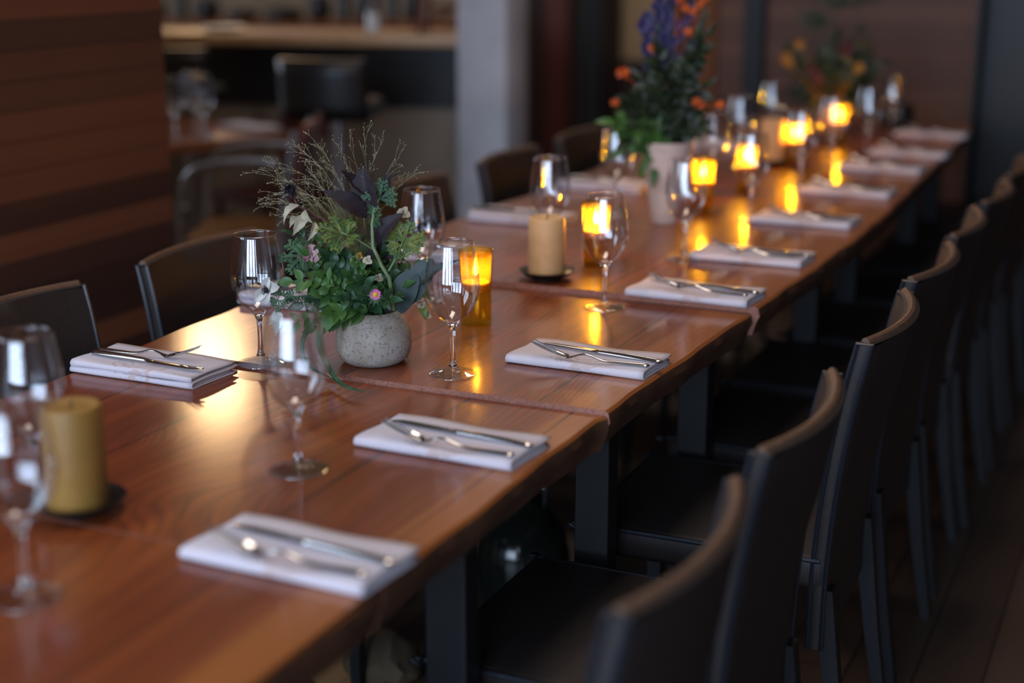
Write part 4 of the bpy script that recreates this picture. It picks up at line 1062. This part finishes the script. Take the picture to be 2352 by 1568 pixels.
# on the bar
bt = empty('water_bottle', (-3.27, 5.72, 1.0585), 0, 'clear glass bottle on the bar above the stool', 'bottle')
G().lathe([(0, 0), (.027, 0), (.029, .003), (.029, .085), (.022, .10), (.013, .112), (.013, .135), (.0105, .135), (.0105, .112), (.019, .098), (.0272, .083), (.0272, .006), (0, .006)], 24).obj('bottle_body', M['bowlglass'], bt, auto=50)
G().lathe([(0, .002), (.0263, .0065), (.0263, .082), (0, .083)], 20).obj('label_band', M['white'], bt)
G().lathe([(0, .1355), (.014, .1355), (.014, .152), (0, .152)], 16).obj('stopper', M['redwood'], bt)
rk = empty('wooden_rack', (-2.98, 5.93, 1.0585), BA, 'reddish wooden rack standing on the right end of the bar', 'rack')
for x0, x1 in ((-.14, -.12), (.13, .09)):
    for y0 in (-.08, .08):
        G().tube([(x0, y0, .0), (x1, y0, .30)], .013, 6).obj('leg', M['redwood'], rk)
G().box(-.15, -.1, .285, .13, .1, .31).obj('top', M['redwood'], rk, smooth=False)
G().tube([(-.13, -.08, .02), (.1, -.08, .16)], .010, 6).obj('brace', M['redwood'], rk)
G().tube([(-.13, .08, .10), (.11, .08, .10)], .010, 6).obj('stretcher', M['redwood'], rk)
pl = G().lathe([(0, 0), (.05, 0), (.075, .012), (.10, .018), (.10, .021), (.07, .016), (0, .006)], 32).obj('plate', M['white']); pl.location = (-3.97, 5.60, 1.0585); tag(pl, 'white plate on the left end of the bar', 'plate')
# back counter and the things on it
bc = empty('back_counter', (-5.05, 8.35, 0), BA, 'low back counter along the wall behind the bar', 'counter')
G().box(-1.9, -.25, .93, .75, .30, .96).obj('worktop', M['tabwood'], bc, smooth=False)
G().box(-1.88, -.22, 0, .73, .28, .928).obj('cabinet', M['darkwall'], bc, smooth=False)
for k in range(5): G().box(-1.84+.49*k, -.232, .08, -1.84+.49*k+.46, -.222, .88).obj('door', M['barfront'], bc, smooth=False)
items = [(-1.50, 'j', .06, .15), (-1.36, 'b', .035, .30), (-1.20, 'j', .05, .12), (-1.04, 'b', .038, .27), (-.86, 'j', .08, .13), (-.62, 'j', .10, .06), (-.34, 'j', .12, .07), (-.10, 'j', .07, .16), (.06, 'b', .04, .30), (.22, 'j', .08, .20), (.38, 'b', .038, .30), (.52, 'j', .06, .2)]
ilab = ['dark squat jar at the left on the back counter', 'dark bottle beside the left squat jar behind the bar', 'small dark jar on the back counter', 'dark slender bottle on the back counter, left half', 'dark round jar in the middle of the back counter', 'low dark bowl on the back counter', 'wide dark bowl on the back counter, left of the clear bottle', 'dark jar on the back counter behind the clear bottle', 'dark bottle on the back counter behind the clear bottle', 'large dark canister on the back counter near the rack', 'tall dark bottle behind the wooden rack', 'dark jar at the right end of the back counter']
for (x, k, r_, h), lb in zip(items, ilab):
    px = -5.05+x*math.cos(BA); py = 8.35+x*math.sin(BA)
    if k == 'b': g = G().lathe([(0, 0), (r_, 0), (r_, h*.6), (r_*.8, h*.68), (r_*.36, h*.76), (r_*.34, h), (0, h)], 20)
    else: g = G().lathe([(0, 0), (r_*.8, 0), (r_, h*.2), (r_, h*.75), (r_*.8, h*.92), (r_*.85, h), (r_*.8, h), (r_*.7, h*.9), (0, h*.9)], 24)
    o = g.obj('bottle' if k == 'b' else 'jar', M['smokeglass'] if k == 'b' else M['black']); o.location = (px, py, .9605); tag(o, lb, 'bottle' if k == 'b' else 'jar', 'bottles and jars on the back counter')

# side table with glasses and napkin
SA = math.radians(-19.7)
st_ = empty('side_table', (-3.62, 4.68, 0), SA, 'small brown wooden table at the left in front of the bar stools', 'table')
G().rbox(-.50, -.36, .715, .50, .26, .75, .004, 2).obj('tabletop', M['tabwood'], st_)
G().tube([(0, -.05, .03), (0, -.05, .715)], .035, 12).obj('pedestal', M['steel'], st_)
G().rbox(-.28, -.30, 0, .28, .20, .03, .006, 2).obj('base', M['steel'], st_)
def on_side(x, y): c, s = math.cos(SA), math.sin(SA); return (-3.62+c*x-s*y, 4.68+s*x+c*y)
for (x, y, lb) in ((-3.375, 4.43, 'wine glass at the left on the small side table, by the boarded wall'), (-3.42, 4.62, 'wine glass on the side table, behind the left one'), (-3.275, 4.47, 'wine glass on the side table, right of the other two')):
    dup(wg, (x, y, .7503), rnd.uniform(0, 6), lb, 'wine glasses on the side table')
n2 = dup(NAP[1], (-3.27, 4.76, .7504), -.35+PI, 'pinkish white napkin on the small side table', 'napkins on the side table')
# armchair beside the side table
ac = empty('armchair', (-2.95, 4.22, 0), YAW, 'metal framed armchair with curved arms and tan seat beside the side table', 'chair')
G().rbox(-.21, -.20, .455, .22, .21, .485, .012, 3).obj('seat', M['tanleather'], ac)
for s in (-1, 1):
    y = .225*s
    pts = [Vector((-.215, y, .02)), Vector((-.225, y, .40)), Vector((-.21, y, .62)), Vector((-.15, y, .715)), Vector((.02, y, .745)), Vector((.22, y, .74))]
    G().tube(chain(pts, 5), .0115, 8).obj('arm', M['tube'], ac)
    G().tube(chain([Vector((.235, y*.93, .02)), Vector((.21, y*.93, .42)), Vector((.235, y*.93, .60)), Vector((.29, y*.9, .84))], 6), .0115, 8).obj('rear_leg', M['tube'], ac)
g = G().tube([(-.222, -.225, .445), (-.222, .225, .445)], .010, 8).tube([(.215, -.21, .445), (.215, .21, .445)], .010, 8)
for s in (-1, 1): g.tube([(-.222, .222*s, .445), (.213, .212*s, .445)], .010, 8)
g.obj('seat_frame', M['tube'], ac)
g = G(); g.grid(lambda a, b: (.255+.075*b+.03*(1-(2*a-1)**2), -.20+.40*a, .56+.30*b), 12, 6); g.obj('backrest', M['redwood'], ac, solid=.018)
fc = empty('wooden_chair', (-3.40, 5.12, 0), SA+PI/2, 'reddish wooden chair behind the side table, only its rounded back showing', 'chair')
g = G(); g.grid(lambda a, b: (.17+.02*b+.03*(1-(2*a-1)**2), -.19+.38*a, .66+.17*b*(1-abs(2*a-1)**6*.5)), 16, 6); g.obj('backrest', M['redwood'], fc, solid=.02)
G().rbox(-.2, -.2, .42, .18, .2, .455, .01, 2).obj('seat', M['redwood'], fc)
for sx, sy, h in ((-.17, -.17, .42), (-.17, .17, .42), (.165, -.17, .70), (.165, .17, .70)): G().tube([(sx, sy, 0), (sx, sy, h)], .015, 8).obj('leg', M['redwood'], fc)

ac.scale = (.76, 1, 1)
# under the table
def rock(loc, r, lb, seed):
    q = random.Random(seed); g = G(); bm = bmesh.new(); bmesh.ops.create_icosphere(bm, subdivisions=3, radius=1)
    ax = [Vector((q.uniform(-1, 1), q.uniform(-1, 1), q.uniform(-1, 1))).normalized() for _ in range(9)]
    for v in bm.verts:
        c = v.co.copy(); m = 1
        for a in ax: m = min(m, .78/max(.01, c.dot(a)) if c.dot(a) > .78 else 1)
        v.co = c*m*(1+.04*math.sin(c.x*9+c.y*7))
    vs = [(v.co.x*r[0], v.co.y*r[1], (v.co.z+.72)*r[2] if v.co.z > -.72 else 0) for v in bm.verts]; bm.verts.index_update()
    g.add(vs, [tuple(v.index for v in f.verts) for f in bm.faces]); bm.free()
    o = g.obj('fieldstone', M['rock'], auto=30); o.location = loc; tag(o, lb, 'stone', 'stones on the floor under the table')
rock((-1.36, 2.36, 0), (.085, .07, .06), 'rough brown fieldstone under the table, at the bottom of the picture', 3)
rock((-1.56, 2.30, 0), (.07, .06, .04), 'smaller rough fieldstone left of the larger one under the table', 5)
dj = empty('glass_jug', (-1.25, 2.79, 0), 0, 'round dark glass jug standing on the floor under the table', 'jug')
G().lathe([(0, 0), (.07, 0), (.095, .02), (.108, .07), (.110, .12), (.098, .18), (.065, .23), (.03, .26), (.022, .31), (.026, .32), (.018, .32), (.016, .26), (0, .25)], 40).obj('jug_body', M['smokeglass'], dj, auto=60)
G().tube([(.024, 0, .30), (.06, 0, .285), (.055, 0, .24)], .006, 8).obj('handle', M['smokeglass'], dj)
